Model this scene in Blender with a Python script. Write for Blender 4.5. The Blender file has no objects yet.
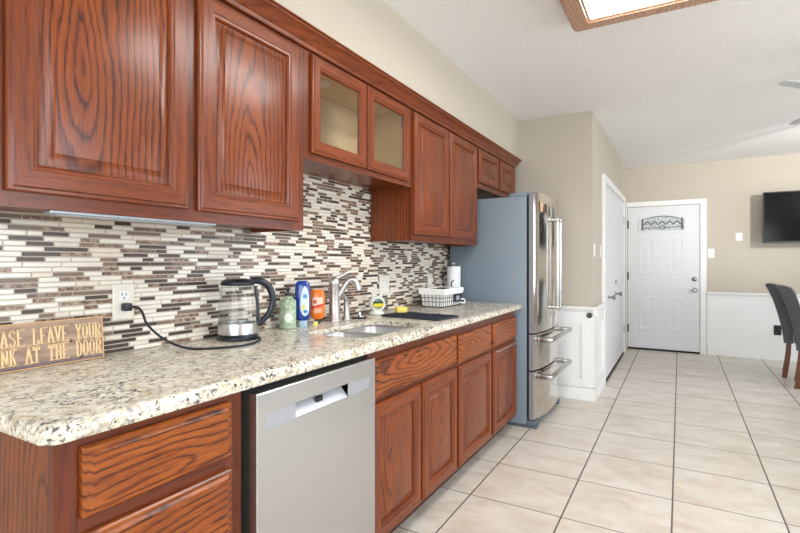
import bpy, bmesh, math, random
from mathutils import Vector, Matrix
random.seed(7)
S = bpy.context.scene
COL = S.collection
PI = math.pi

# ------------------------------------------------------------------ camera, world, lights, exposure
cam_d = bpy.data.cameras.new('camera')
cam = bpy.data.objects.new('camera', cam_d)
COL.objects.link(cam)
cam.location = (1.5877, 0.0, 1.1952)
cam.rotation_euler = (PI / 2, 0, 0.5206)
cam_d.sensor_width = 36.0
cam_d.lens = 487.96 / 800 * 36.0
cam_d.shift_y = -4.33 / 800
cam_d.clip_start = 0.02
S.camera = cam

S.view_settings.view_transform = 'Standard'
S.view_settings.look = 'None'
S.view_settings.gamma = 1.0
S.view_settings.use_curve_mapping = False
S.view_settings.exposure = 0.30

W = bpy.data.worlds.new('daylight')
S.world = W
W.use_nodes = True
W.node_tree.nodes['Background'].inputs[0].default_value = (0.75, 0.86, 1.0, 1)
W.node_tree.nodes['Background'].inputs[1].default_value = 2.0


def area(name, loc, target, sx, sy, power, col=(1, 1, 1), spread=PI):
    d = bpy.data.lights.new(name, 'AREA')
    d.shape = 'RECTANGLE'
    d.size, d.size_y, d.energy, d.color = sx, sy, power, col
    d.spread = spread
    o = bpy.data.objects.new(name, d)
    COL.objects.link(o)
    o.location = loc
    o.rotation_euler = (Vector(target) - Vector(loc)).to_track_quat('-Z', 'Y').to_euler()
    return o


area('window_daylight_right', (5.05, 1.6, 1.45), (0, 1.6, 1.25), 2.6, 1.5, 58, (0.90, 0.95, 1.0))
area('window_daylight_dining', (5.05, 5.6, 1.45), (0, 5.6, 1.3), 2.0, 1.5, 26, (0.90, 0.95, 1.0))
area('window_daylight_back', (2.3, -2.32, 1.45), (2.0, 4, 1.3), 3.0, 1.5, 66, (0.90, 0.95, 1.0))

# ------------------------------------------------------------------ helpers
ORG = {}


def root_tag(o, label, cat, group=None):
    o['label'] = label
    o['category'] = cat
    if group:
        o['group'] = group
    return o


def thing(name, label, cat, loc, group=None, local=False):
    o = bpy.data.objects.new(name, None)
    o.empty_display_size = 0.05
    COL.objects.link(o)
    o.location = loc
    ORG[o] = Vector((0, 0, 0)) if local else Vector(loc)
    return root_tag(o, label, cat, group)


class G:
    def __init__(s):
        s.bm = bmesh.new()

    def box(s, x0, x1, y0, y1, z0, z1, mi=0, bev=0.0, seg=1):
        r = bmesh.ops.create_cube(s.bm, size=1.0)
        vs = r['verts']
        for v in vs:
            v.co = Vector(((x0 + x1) / 2 + v.co.x * (x1 - x0), (y0 + y1) / 2 + v.co.y * (y1 - y0), (z0 + z1) / 2 + v.co.z * (z1 - z0)))
        fs = {f for v in vs for f in v.link_faces}
        for f in fs:
            f.material_index = mi
        if bev > 0:
            es = list({e for v in vs for e in v.link_edges})
            q = bmesh.ops.bevel(s.bm, geom=es, offset=bev, segments=seg, profile=0.5, affect='EDGES')
            for f in q['faces']:
                f.material_index = mi
        return s

    def loops(s, loops, mi=0, cap0=False, cap1=False, closed=True, mis=None, close_ring=False):
        """skin successive loops of 3-D points"""
        V = [[s.bm.verts.new(p) for p in L] for L in loops]
        n = len(V[0])
        rng = n if closed else n - 1
        pairs = list(zip(V[:-1], V[1:]))
        if close_ring:
            pairs.append((V[-1], V[0]))
        for A, B in pairs:
            for k in range(rng):
                f = s.bm.faces.new((A[k], A[(k + 1) % n], B[(k + 1) % n], B[k]))
                f.material_index = mis[k] if mis else mi
        if cap0:
            s.bm.faces.new(list(reversed(V[0]))).material_index = mi
        if cap1:
            s.bm.faces.new(V[-1]).material_index = mi
        return s

    def prism(s, pts, ax, a, b, mi=0):
        """closed 2-D outline extruded along axis ax; pts in the order of the two other axes"""
        def mk(p, t):
            return {'x': (t, p[0], p[1]), 'y': (p[0], t, p[1]), 'z': (p[0], p[1], t)}[ax]
        return s.loops([[mk(p, a) for p in pts], [mk(p, b) for p in pts]], mi, True, True)

    def tube(s, path, r, n=10, mi=0, caps=True, sub=0):
        P = [Vector(p) for p in path]
        if sub:
            P = spline(P, sub)
        R = r if isinstance(r, (list, tuple)) else None
        L = []
        up = None
        for i, p in enumerate(P):
            t = (P[min(i + 1, len(P) - 1)] - P[max(i - 1, 0)]).normalized()
            if up is None:
                up = Vector((0, 0, 1)) if abs(t.z) < 0.9 else Vector((1, 0, 0))
            a = (up - t * up.dot(t))
            if a.length < 1e-6:
                a = t.orthogonal()
            a.normalize()
            up = a
            b = t.cross(a)
            if R:
                q = i / (len(P) - 1) * (len(R) - 1)
                k = min(int(q), len(R) - 2)
                rr = R[k] + (R[k + 1] - R[k]) * (q - k)
            else:
                rr = r
            L.append([p + a * (rr * math.cos(2 * PI * j / n)) + b * (rr * math.sin(2 * PI * j / n)) for j in range(n)])
        return s.loops(L, mi, caps, caps)

    def lathe(s, prof, cx=0, cy=0, n=24, mi=0, ax='z', cap0=True, cap1=True, base=0.0):
        L = []
        for r, z in prof:
            ring = []
            for j in range(n):
                c, q = r * math.cos(2 * PI * j / n), r * math.sin(2 * PI * j / n)
                if ax == 'z':
                    ring.append((cx + c, cy + q, base + z))
                elif ax == 'x':
                    ring.append((base + z, cx + c, cy + q))
                else:
                    ring.append((cx + c, base + z, cy + q))
            L.append(ring)
        return s.loops(L, mi, cap0, cap1)

    def build(s, name, mats, parent=None, smooth=35, kind=None, label=None, local_origin=None):
        bm = s.bm
        bmesh.ops.recalc_face_normals(bm, faces=bm.faces[:])
        xs = [v.co for v in bm.verts]
        lo = Vector((min(v.x for v in xs), min(v.y for v in xs), min(v.z for v in xs)))
        hi = Vector((max(v.x for v in xs), max(v.y for v in xs), max(v.z for v in xs)))
        c = (lo + hi) / 2
        if parent is None:
            c.z = lo.z
        if local_origin is not None:
            c = Vector(local_origin)
        for v in bm.verts:
            v.co -= c
        me = bpy.data.meshes.new(name)
        bm.to_mesh(me)
        bm.free()
        if not isinstance(mats, (list, tuple)):
            mats = [mats]
        for m in mats:
            me.materials.append(m)
        if smooth:
            for p in me.polygons:
                p.use_smooth = True
            me.set_sharp_from_angle(angle=math.radians(smooth))
        o = bpy.data.objects.new(name, me)
        COL.objects.link(o)
        ORG[o] = c
        if parent is not None:
            o.parent = parent
            o.location = c - ORG[parent]
        else:
            o.location = c
        if kind:
            o['kind'] = kind
        if label:
            o['label'] = label
        return o


def spline(P, sub):
    out = []
    n = len(P)
    for i in range(n - 1):
        p0, p1, p2, p3 = P[max(i - 1, 0)], P[i], P[i + 1], P[min(i + 2, n - 1)]
        for k in range(sub):
            t = k / sub
            out.append(0.5 * ((2 * p1) + (p2 - p0) * t + (2 * p0 - 5 * p1 + 4 * p2 - p3) * t * t + (3 * p1 - p0 - 3 * p2 + p3) * t ** 3))
    out.append(P[-1])
    return out


# ------------------------------------------------------------------ materials
def srgb(r, g, b):
    f = lambda c: (c / 255 / 12.92) if c / 255 <= 0.04045 else ((c / 255 + 0.055) / 1.055) ** 2.4
    return (f(r), f(g), f(b), 1)


class N:
    """tiny node-tree builder"""
    def __init__(s, name):
        s.m = bpy.data.materials.new(name)
        s.m.use_nodes = True
        s.t = s.m.node_tree
        s.b = s.t.nodes['Principled BSDF']
        s.out = s.t.nodes['Material Output']

    def n(s, typ, **kw):
        nd = s.t.nodes.new(typ)
        for k, v in kw.items():
            setattr(nd, k, v)
        return nd

    def put(s, sock, v):
        if isinstance(v, bpy.types.NodeSocket):
            s.t.links.new(v, sock)
        else:
            sock.default_value = v

    def math(s, op, a, b=0.0, c=None):
        nd = s.n('ShaderNodeMath', operation=op)
        s.put(nd.inputs[0], a)
        s.put(nd.inputs[1], b)
        if c is not None:
            s.put(nd.inputs[2], c)
        return nd.outputs[0]

    def coord(s):
        return s.n('ShaderNodeTexCoord').outputs['Object']

    def sep(s, v):
        nd = s.n('ShaderNodeSeparateXYZ')
        s.put(nd.inputs[0], v)
        return nd.outputs

    def comb(s, x, y, z):
        nd = s.n('ShaderNodeCombineXYZ')
        for i, v in enumerate((x, y, z)):
            s.put(nd.inputs[i], v)
        return nd.outputs[0]

    def noise(s, vec, scale, detail=3, rough=0.55, dist=0.0, w=None):
        nd = s.n('ShaderNodeTexNoise')
        if w is not None:
            nd.noise_dimensions = '4D'
            s.put(nd.inputs['W'], w)
        s.put(nd.inputs['Vector'], vec)
        nd.inputs['Scale'].default_value = scale
        nd.inputs['Detail'].default_value = detail
        nd.inputs['Roughness'].default_value = rough
        nd.inputs['Distortion'].default_value = dist
        return nd.outputs[0]

    def ramp(s, f, stops, interp='LINEAR'):
        nd = s.n('ShaderNodeValToRGB')
        nd.color_ramp.interpolation = interp
        e = nd.color_ramp.elements
        while len(e) < len(stops):
            e.new(0.5)
        for k, (p, c) in enumerate(stops):
            e[k].position = p
            e[k].color = c if len(c) == 4 else (*c, 1)
        s.put(nd.inputs[0], f)
        return nd.outputs[0]

    def mix(s, f, a, b, mode='MIX'):
        nd = s.n('ShaderNodeMix', data_type='RGBA', blend_type=mode)
        s.put(nd.inputs[0], f)
        s.put(nd.inputs[6], a)
        s.put(nd.inputs[7], b)
        return nd.outputs[2]

    def bump(s, h, strength=0.2, dist=0.002):
        nd = s.n('ShaderNodeBump')
        nd.inputs['Strength'].default_value = strength
        nd.inputs['Distance'].default_value = dist
        s.put(nd.inputs['Height'], h)
        s.t.links.new(nd.outputs[0], s.b.inputs['Normal'])

    def set(s, **kw):
        for k, v in kw.items():
            s.put(s.b.inputs[k.replace('_', ' ')], v)
        return s.m


def plain(name, col, rough=0.5, metal=0.0, noise=0.04, coat=0.0, scale=40):
    """flat paint / plastic / metal with a faint procedural mottling"""
    k = N(name)
    f = k.noise(k.coord(), scale, 3)
    d = tuple(c * (1 - noise * 2) for c in col[:3]) + (1,)
    l = tuple(min(1, c * (1 + noise * 2)) for c in col[:3]) + (1,)
    k.set(Base_Color=k.mix(f, d, l), Roughness=rough, Metallic=metal, Coat_Weight=coat)
    return k.m


def oak(name, axis, dark, mid, light, rough=0.3, freq=54.0, ring_w=1.0):
    """stained oak with cathedral grain; axis = direction of the grain"""
    k = N(name)
    x, y, z = k.sep(k.coord())
    rnd = k.n('ShaderNodeObjectInfo').outputs['Random']
    if axis == 'z':
        al, ac = z, k.math('ADD', x, y)
    else:
        al, ac = y, k.math('ADD', x, z)
    w = k.math('MULTIPLY', rnd, 61.0)
    off = k.math('MULTIPLY', k.math('SUBTRACT', k.math('FRACT', k.math('MULTIPLY', rnd, 17.3)), 0.5), 0.16)
    off2 = k.math('MULTIPLY', k.math('SUBTRACT', k.math('FRACT', k.math('MULTIPLY', rnd, 7.7)), 0.5), 0.5)
    a = k.math('ADD', ac, off)
    l = k.math('ADD', al, off2)
    wv = k.comb(k.math('MULTIPLY', a, 7.0), k.math('MULTIPLY', l, 2.2), 0.0)
    warp = k.math('SUBTRACT', k.noise(wv, 1.0, 2, 0.5, 0, w), 0.5)
    warp2 = k.math('SUBTRACT', k.noise(k.comb(k.math('MULTIPLY', a, 30.0), k.math('MULTIPLY', l, 8.0), 0.0), 1.0, 2, 0.5, 0, w), 0.5)
    t = k.math('ADD', k.math('MULTIPLY', l, 0.17), k.math('MULTIPLY', warp, 0.13))
    a2 = k.math('ADD', a, k.math('MULTIPLY', warp, 0.05))
    r = k.math('SQRT', k.math('ADD', k.math('MULTIPLY', a2, a2), k.math('MULTIPLY', t, t)))
    fine = k.math('SUBTRACT', k.noise(k.comb(k.math('MULTIPLY', a, 230.0), k.math('MULTIPLY', l, 11.0), 0.0), 1.0, 3, 0.6, 0, w), 0.5)
    ring = k.math('FRACT', k.math('ADD', k.math('ADD', k.math('MULTIPLY', r, freq), k.math('MULTIPLY', warp2, 0.7)), k.math('MULTIPLY', fine, 0.55)))
    band = k.ramp(ring, [(0.0, (0.55,) * 3), (0.06, (0.0,) * 3), (0.16, (0.3,) * 3), (0.32, (0.85,) * 3), (0.80, (1.0,) * 3), (1.0, (0.7,) * 3)])
    pores = k.noise(k.comb(k.math('MULTIPLY', a, 520.0), k.math('MULTIPLY', l, 17.0), k.math('MULTIPLY', r, 20.0)), 1.0, 3, 0.65, 0, w)
    pm = k.ramp(pores, [(0.38, (0.0,) * 3), (0.58, (1.0,) * 3)])
    blot = k.noise(k.comb(k.math('MULTIPLY', a, 9.0), k.math('MULTIPLY', l, 2.5), 0.0), 1.0, 3, 0.6, 0, w)
    dk = k.math('MULTIPLY', k.math('SUBTRACT', 1.0, band), k.math('ADD', 0.40 * ring_w, k.math('MULTIPLY', k.math('SUBTRACT', 1.0, pm), 0.42 * ring_w)))
    dk = k.math('ADD', dk, k.math('MULTIPLY', k.math('SUBTRACT', 1.0, pm), 0.20))
    f = k.math('SUBTRACT', k.math('ADD', 0.84, k.math('MULTIPLY', k.math('SUBTRACT', blot, 0.5), 0.55)), dk)
    col = k.ramp(f, [(0.05, dark), (0.5, mid), (0.95, light)])
    k.set(Base_Color=col, Roughness=rough, Coat_Weight=0.22, Coat_Roughness=0.2, Specular_IOR_Level=0.3)
    k.bump(f, 0.12, 0.001)
    return k.m


OD, OM, OL = srgb(50, 22, 14), srgb(106, 46, 14), srgb(162, 84, 27)
OAK_V = oak('stained_oak_vertical_grain', 'z', OD, srgb(96, 40, 14), srgb(150, 75, 26))
OAK_H = oak('stained_oak_horizontal_grain', 'y', OD, srgb(112, 50, 15), srgb(174, 94, 31))
OAK_FV = oak('dark_oak_frame_vertical', 'z', OD, srgb(82, 34, 13), srgb(120, 54, 20), 0.3, 34.0, 0.4)
OAK_FH = oak('dark_oak_frame_horizontal', 'y', OD, srgb(82, 34, 13), srgb(120, 54, 20), 0.3, 34.0, 0.4)
OAK_SV = oak('stained_oak_straight_vertical', 'z', OD, srgb(94, 39, 14), srgb(138, 66, 23), 0.3, 34.0, 0.4)
OAK_SH = oak('stained_oak_straight_horizontal', 'y', OD, srgb(94, 39, 14), srgb(138, 66, 23), 0.3, 34.0, 0.4)
OAK_IN = plain('cabinet_interior_maple', srgb(214, 190, 150), 0.5)
LAMP_WOOD = oak('pale_oak_lamp_frame', 'y', srgb(140, 100, 78), srgb(176, 134, 108), srgb(196, 156, 130))
CROWN = OAK_H


def wall_paint(name, col):
    k = N(name)
    h = k.noise(k.coord(), 60, 3)
    k.set(Base_Color=k.mix(h, tuple(c * 0.97 for c in col[:3]) + (1,), col), Roughness=0.7)
    k.bump(h, 0.15, 0.002)
    return k.m


BEIGE = wall_paint('beige_wall_paint', srgb(198, 188, 172))
WHITE = plain('white_gloss_paint', srgb(242, 242, 240), 0.35, noise=0.01)
WHITE_DOOR = plain('white_door_paint', srgb(228, 228, 230), 0.4, noise=0.01)


def ceiling_mat():
    k = N('textured_white_ceiling')
    c = k.coord()
    h = k.noise(c, 55, 4, 0.65)
    h2 = k.ramp(h, [(0.42, (0,) * 3), (0.6, (1,) * 3)])
    k.set(Base_Color=k.mix(h2, srgb(236, 235, 233), srgb(243, 242, 240)), Roughness=0.9)
    k.bump(h2, 0.22, 0.003)
    return k.m


def floor_mat():
    k = N('ceramic_floor_tile')
    c = k.coord()
    x, y, z = k.sep(c)
    T = 0.4514
    u = k.math('DIVIDE', k.math('SUBTRACT', x, 0.6534), T)
    v = k.math('DIVIDE', k.math('SUBTRACT', y, 2.3591 - T), T)
    def edge(t, wd):
        fr = k.math('ABSOLUTE', k.math('SUBTRACT', k.math('FRACT', k.math('ADD', t, 0.5)), 0.5))
        return k.math('LESS_THAN', fr, wd)
    g = k.math('MAXIMUM', edge(u, 0.0085), edge(v, 0.0065))
    cell = k.comb(k.math('FLOOR', u), k.math('FLOOR', v), 0.0)
    wn = k.n('ShaderNodeTexWhiteNoise')
    k.put(wn.inputs[0], cell)
    w = k.math('MULTIPLY', wn.outputs[0], 40.0)
    st = k.comb(k.math('MULTIPLY', x, 2.2), k.math('MULTIPLY', y, 3.6), 0.0)
    n1 = k.noise(st, 2.0, 5, 0.62, 0.6, w)
    n2 = k.noise(st, 3.2, 4, 0.6, 0.4, k.math('ADD', w, 7.0))
    base = k.ramp(n1, [(0.3, srgb(196, 185, 171)), (0.5, srgb(214, 205, 193)), (0.7, srgb(226, 220, 211))])
    pe = k.ramp(n2, [(0.55, (0,) * 3), (0.75, (0.55,) * 3)])
    base = k.mix(pe, base, srgb(208, 180, 154))
    col = k.mix(g, base, srgb(98, 90, 82))
    k.set(Base_Color=col, Roughness=k.math('ADD', k.math('MULTIPLY', g, 0.5), 0.3))
    k.bump(k.math('SUBTRACT', 1.0, g), 0.5, 0.002)
    return k.m


def granite():
    k = N('speckled_granite')
    x, y, z = k.sep(k.coord())
    c = k.comb(x, k.math('MULTIPLY', y, 0.8), k.math('MULTIPLY', z, 0.8))
    n0 = k.noise(c, 7, 4, 0.6, 0.8)
    n1 = k.noise(c, 52, 4, 0.7, 0.5)
    n2 = k.noise(c, 90, 3, 0.65)
    n3 = k.noise(c, 28, 4, 0.75, 1.0)
    col = k.ramp(n1, [(0.30, srgb(168, 160, 146)), (0.46, srgb(220, 212, 194)), (0.62, srgb(238, 234, 222))])
    och = k.ramp(n3, [(0.52, (0,) * 3), (0.64, (0.62,) * 3)])
    col = k.mix(och, col, srgb(186, 156, 104))
    gr = k.ramp(k.noise(c, 40, 3, 0.7, 0.6), [(0.55, (0,) * 3), (0.66, (0.8,) * 3)])
    col = k.mix(gr, col, srgb(136, 132, 128))
    sel = k.math('ADD', n2, k.math('MULTIPLY', k.math('SUBTRACT', n0, 0.5), 0.5))
    dk = k.ramp(sel, [(0.58, (0,) * 3), (0.67, (0.9,) * 3)])
    col = k.mix(dk, col, srgb(56, 52, 52))
    d2 = k.ramp(k.noise(c, 62, 2, 0.6, 1.2), [(0.63, (0,) * 3), (0.69, (0.9,) * 3)])
    col = k.mix(d2, col, srgb(48, 46, 50))
    k.set(Base_Color=col, Roughness=0.22, Coat_Weight=0.1, Coat_Roughness=0.1)
    return k.m


def steel(name, col=(0.62, 0.61, 0.6, 1), rough=0.26, axis='z', bands=0.06):
    k = N(name)
    x, y, z = k.sep(k.coord())
    v = k.comb(k.math('MULTIPLY', x, 3.0 if axis != 'x' else 300.0), k.math('MULTIPLY', y, 3.0 if axis != 'y' else 300.0), k.math('MULTIPLY', z, 3.0 if axis != 'z' else 300.0))
    n = k.noise(v, 1.0, 3)
    k.set(Base_Color=k.mix(n, tuple(c * 0.94 for c in col[:3]) + (1,), col), Metallic=1.0, Roughness=k.math('ADD', k.math('MULTIPLY', n, bands), rough - bands / 2))
    return k.m


def glass(name, tint=(0.95, 0.97, 0.97, 1), refl=0.9):
    """thin clear pane: see-through with Fresnel reflection"""
    k = N(name)
    k.t.nodes.remove(k.b)
    tr = k.n('ShaderNodeBsdfTransparent')
    tr.inputs[0].default_value = tint
    gl = k.n('ShaderNodeBsdfGlossy')
    gl.inputs['Roughness'].default_value = 0.03
    fr = k.n('ShaderNodeFresnel')
    fr.inputs[0].default_value = 1.45
    mx = k.n('ShaderNodeMixShader')
    bf = k.n('ShaderNodeNewGeometry').outputs['Backfacing']
    k.t.links.new(k.math('MULTIPLY', k.math('MULTIPLY', fr.outputs[0], refl), k.math('SUBTRACT', 1.0, bf)), mx.inputs[0])
    k.t.links.new(tr.outputs[0], mx.inputs[1])
    k.t.links.new(gl.outputs[0], mx.inputs[2])
    k.t.links.new(mx.outputs[0], k.out.inputs[0])
    return k.m


def emit(name, col, strength):
    k = N(name)
    k.set(Base_Color=col, Emission_Color=col, Emission_Strength=strength)
    return k.m


def marble_tile():
    k = N('brown_marble_tile')
    n = k.noise(k.coord(), 70, 4, 0.7, 0.6)
    k.set(Base_Color=k.ramp(n, [(0.32, srgb(66, 46, 36)), (0.5, srgb(132, 104, 86)), (0.68, srgb(190, 172, 152))]), Roughness=0.25)
    return k.m


GRANITE = granite()
STEEL = steel('brushed_stainless_steel', (0.66, 0.65, 0.63, 1), 0.32, 'z')
STEEL_DW = steel('dishwasher_stainless', (0.57, 0.575, 0.575, 1), 0.34, 'y')
STEEL_FRIDGE = steel('fridge_stainless', (0.66, 0.63, 0.59, 1), 0.13, 'z', 0.03)
STEEL_SIDE = plain('fridge_door_edge_grey', srgb(132, 132, 138), 0.4)
CHROME = steel('polished_chrome', (0.78, 0.78, 0.78, 1), 0.12, 'z', 0.02)
HANDLE = steel('satin_handle_steel', (0.48, 0.475, 0.47, 1), 0.25, 'z', 0.03)
NICKEL = steel('brushed_nickel', (0.54, 0.52, 0.50, 1), 0.42, 'z')
SINKM = steel('sink_stainless', (0.68, 0.69, 0.70, 1), 0.3, 'y')
FR_GREY = plain('fridge_side_grey_blue', srgb(122, 136, 147), 0.42, 0.0, 0.02)
BLACK = plain('black_plastic', srgb(24, 26, 30), 0.35)
NAVY = plain('kettle_black_plastic', srgb(26, 32, 42), 0.3)
RUBBER = plain('dark_rubber', srgb(40, 48, 60), 0.6)
DARK = plain('dark_gap', srgb(16, 14, 14), 0.7)
GLASS = glass('clear_glass', (0.985, 0.99, 0.99, 1))
CAB_GLASS = glass('cabinet_door_glass', (0.96, 0.955, 0.94, 1), 1.0)
CREAM_PL = plain('almond_plastic', srgb(226, 222, 208), 0.35, noise=0.01)
WHITE_PL = plain('white_plastic', srgb(236, 236, 236), 0.35, noise=0.01)
LEATHER = plain('charcoal_leather', srgb(27, 30, 35), 0.3, noise=0.08, coat=0.3, scale=90)
LEGWOOD = oak('chair_leg_wood', 'z', srgb(56, 28, 16), srgb(96, 50, 26), srgb(124, 70, 38))
PEWTER = steel('dark_pewter', (0.34, 0.33, 0.33, 1), 0.3, 'z', 0.03)
FLOOR = floor_mat()
CEIL = ceiling_mat()

# ------------------------------------------------------------------ setting
YF = 7.4676      # far wall
YP = 4.469       # end wall beside the fridge
XP = 0.935       # side wall of that block
CZ = 2.50
CT = 0.898       # counter top


def struct(name, g, m, **k):
    o = g.build(name, m, None, kind='structure', **k)
    return o


fl = struct('floor', G().box(-0.15, 5.25, -2.5, YF + 0.12, -0.05, 0.0), FLOOR, local_origin=(0, 0, 0))
struct('ceiling', G().box(-0.15, 5.25, -2.5, YF + 0.12, CZ, CZ + 0.08), CEIL)
struct('wall_left', G().box(-0.12, -0.008, -2.5, YP, 0, CZ), BEIGE)
struct('wall_soffit', G().box(-0.008, 0.305, -2.4, YP, 2.127, CZ), BEIGE)
struct('wall_pantry', G().box(-0.12, XP, YP, YF, 0, CZ), BEIGE)
struct('wall_far', G().box(-0.12, 5.25, YF, YF + 0.12, 0, CZ), BEIGE)


def wall_with_window(name, ax, p0, p1, a0, a1, holes):
    g = G()
    z0, z1 = 0.72, 2.18
    cur = a0
    def b(u0, u1, zz0, zz1):
        if ax == 'x':
            g.box(p0, p1, u0, u1, zz0, zz1)
        else:
            g.box(u0, u1, p0, p1, zz0, zz1)
    for h0, h1 in holes:
        b(cur, h0, 0, CZ)
        b(h0, h1, 0, z0)
        b(h0, h1, z1, CZ)
        cur = h1
    b(cur, a1, 0, CZ)
    struct(name, g, BEIGE)


wall_with_window('wall_right', 'x', 5.12, 5.24, -2.4, YF, [(0.3, 2.9), (4.6, 6.6)])
wall_with_window('wall_back', 'y', -2.5, -2.4, -0.12, 5.24, [(0.8, 3.8)])


def window(name, ax, p, a0, a1):
    z0, z1 = 0.722, 2.178
    g = G()
    def b(u0, u1, zz0, zz1, d0=-0.03, d1=0.03):
        if ax == 'x':
            g.box(p + d0, p + d1, u0, u1, zz0, zz1)
        else:
            g.box(u0, u1, p + d0, p + d1, zz0, zz1)
    a0 += 0.002; a1 -= 0.002
    b(a0, a1, z0, z0 + .05); b(a0, a1, z1 - .05, z1)
    b(a0, a0 + .05, z0, z1); b(a1 - .05, a1, z0, z1)
    m = (a0 + a1) / 2
    b(m - .025, m + .025, z0, z1)
    b(a0, a1, (z0 + z1) / 2 - .02, (z0 + z1) / 2 + .02)
    o = struct(name, g, WHITE)
    g = G()
    if ax == 'x':
        g.box(p - .003, p + .003, a0 + .05, a1 - .05, z0 + .05, z1 - .05)
    else:
        g.box(a0 + .05, a1 - .05, p - .003, p + .003, z0 + .05, z1 - .05)
    g.build('pane', GLASS, o)


window('window_1', 'x', 5.18, 0.3, 2.9)
window('window_2', 'x', 5.18, 4.6, 6.6)
window('window_3', 'y', -2.45, 0.8, 3.8)


def rail_profile(d=1):
    # offset from wall, height
    return [(0, .735), (.012, .735), (.014, .765), (.022, .772), (.026, .785), (.034, .79), (.036, .806), (.030, .812), (0, .812)]


# end wall (facing the camera) wainscot
def wains_end():
    y = YP
    g = G()
    g.box(0.45, XP + .012, y - .012, y, .0, .74)                       # backing board
    struct('trim_1', g, WHITE)
    g = G()
    x0, x1 = .45, XP + .012
    g.box(XP - .085, XP + .024, y - .024, y - .0122, .115, .735)        # corner stile
    g.box(.45, XP - .0855, y - .024, y - .0122, .655, .735)
    g.box(.45, XP - .0855, y - .024, y - .0122, .115, .185)
    struct('trim_2', g, WHITE)
    pts = [(y - .012 - d, z) for d, z in rail_profile()]
    g = G()
    g.prism([(p, z) for p, z in pts], 'x', .45, XP + .045)
    struct('trim_3', g, WHITE)
    g = G().box(.45, XP + .03, y - .03, y - .0122, 0, .11, bev=.003)
    struct('baseboard_end', g, WHITE)


wains_end()

# side wall wainscot up to the closet doors
YC0, YC1 = 5.03, 7.07      # casing outer
g = G().box(XP, XP + .012, YP - .011, YC0 - .001, 0, .74)
struct('trim_4', g, WHITE)
g = G()
g.box(XP + .0122, XP + .024, YP - .0236, YP + .07, .115, .735)
g.box(XP + .0122, XP + .024, YC0 - .08, YC0 - .001, .115, .735)
g.box(XP + .0122, XP + .024, YP + .0705, YC0 - .0805, .655, .735)
g.box(XP + .0122, XP + .024, YP + .0705, YC0 - .0805, .115, .185)
struct('trim_5', g, WHITE)
g = G().prism([(XP + .012 + d, z) for d, z in rail_profile()], 'y', YP - .0475, YC0 - .001)
struct('trim_6', g, WHITE)
struct('baseboard_side', G().box(XP + .0122, XP + .03, YP - .0296, YC0 - .001, 0, .11, bev=.003), WHITE)
# closet casing
g = G()
g.box(XP, XP + .03, YC0, YC0 + .085, 0, 1.975, bev=.004)
g.box(XP, XP + .03, YC1 - .085, YC1, 0, 1.975, bev=.004)
g.box(XP, XP + .034, YC0 - .005, YC1 + .005, 1.9755, 2.045, bev=.004)
struct('trim_7', g, WHITE)


def rect_loop(ax, p, u0, u1, z0, z1):
    if ax == 'x':
        return [(p, u0, z0), (p, u1, z0), (p, u1, z1), (p, u0, z1)]
    return [(u0, p, z0), (u1, p, z0), (u1, p, z1), (u0, p, z1)]


def embossed(g, ax, p, sgn, u0, u1, z0, z1):
    """a raised moulded panel on a door face at p; sgn = outward direction"""
    L = []
    for ins, d in [(0, 0), (.012, .0035), (.020, .0035), (.032, .0008), (.06, .0008), (.075, .004)]:
        L.append(rect_loop(ax, p + sgn * d, u0 + ins, u1 - ins, z0 + ins, z1 - ins))
    g.loops(L, 0, False, True)


# closet double doors
def closet_door(name, y0, y1, knob_y):
    g = G().box(XP + .001, XP + .016, y0, y1, .035, 1.972, bev=.002)
    w = y1 - y0
    for z0, z1 in [(1.13, 1.86), (.62, 1.03), (.14, .53)]:
        for k in range(2):
            a = y0 + .07 + k * (w - .10) / 2
            embossed(g, 'x', XP + .016, 1, a, a + (w - .18) / 2, z0, z1)
    d = struct(name, g, WHITE_DOOR)
    g = G().lathe([(.024, 0), (.026, .004), (.010, .010), (.010, .035), (.022, .045), (.026, .058), (.02, .068), (.004, .070)], knob_y, .835, 16, ax='x', base=XP + .016)
    g.build('knob', PEWTER, d)
    return d


d2 = closet_door('door_2', YC0 + .088, 5.962, 5.40)
d3 = closet_door('door_3', 5.968, YC1 - .088, 6.05)
G().lathe([(.024, 0), (.022, .012), (.004, .016)], 6.05, .97, 16, ax='x', base=XP + .016).build('deadbolt', PEWTER, d3)
for z in (1.68, .27):
    G().box(XP + .016, XP + .03, YC1 - .105, YC1 - .089, z, z + .1, bev=.002).build('hinge', NICKEL, d3)
struct('trim_8', G().box(XP + .0005, XP + .02, YC0 + .087, YC1 - .087, 0.0, .03), DARK)

# front door
DX0, DX1 = .962, 1.811
g = G()
for x0, x1, z0, z1, in [(XP + .002, DX0 - .006, 0, 1.955), (DX1 + .006, 1.888, 0, 1.955)]:
    g.box(x0, x1, YF - .022, YF, z0, z1, bev=.004)
g.box(XP + .002, 1.892, YF - .026, YF, 1.9555, 2.022, bev=.004)
struct('trim_9', g, WHITE)


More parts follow.
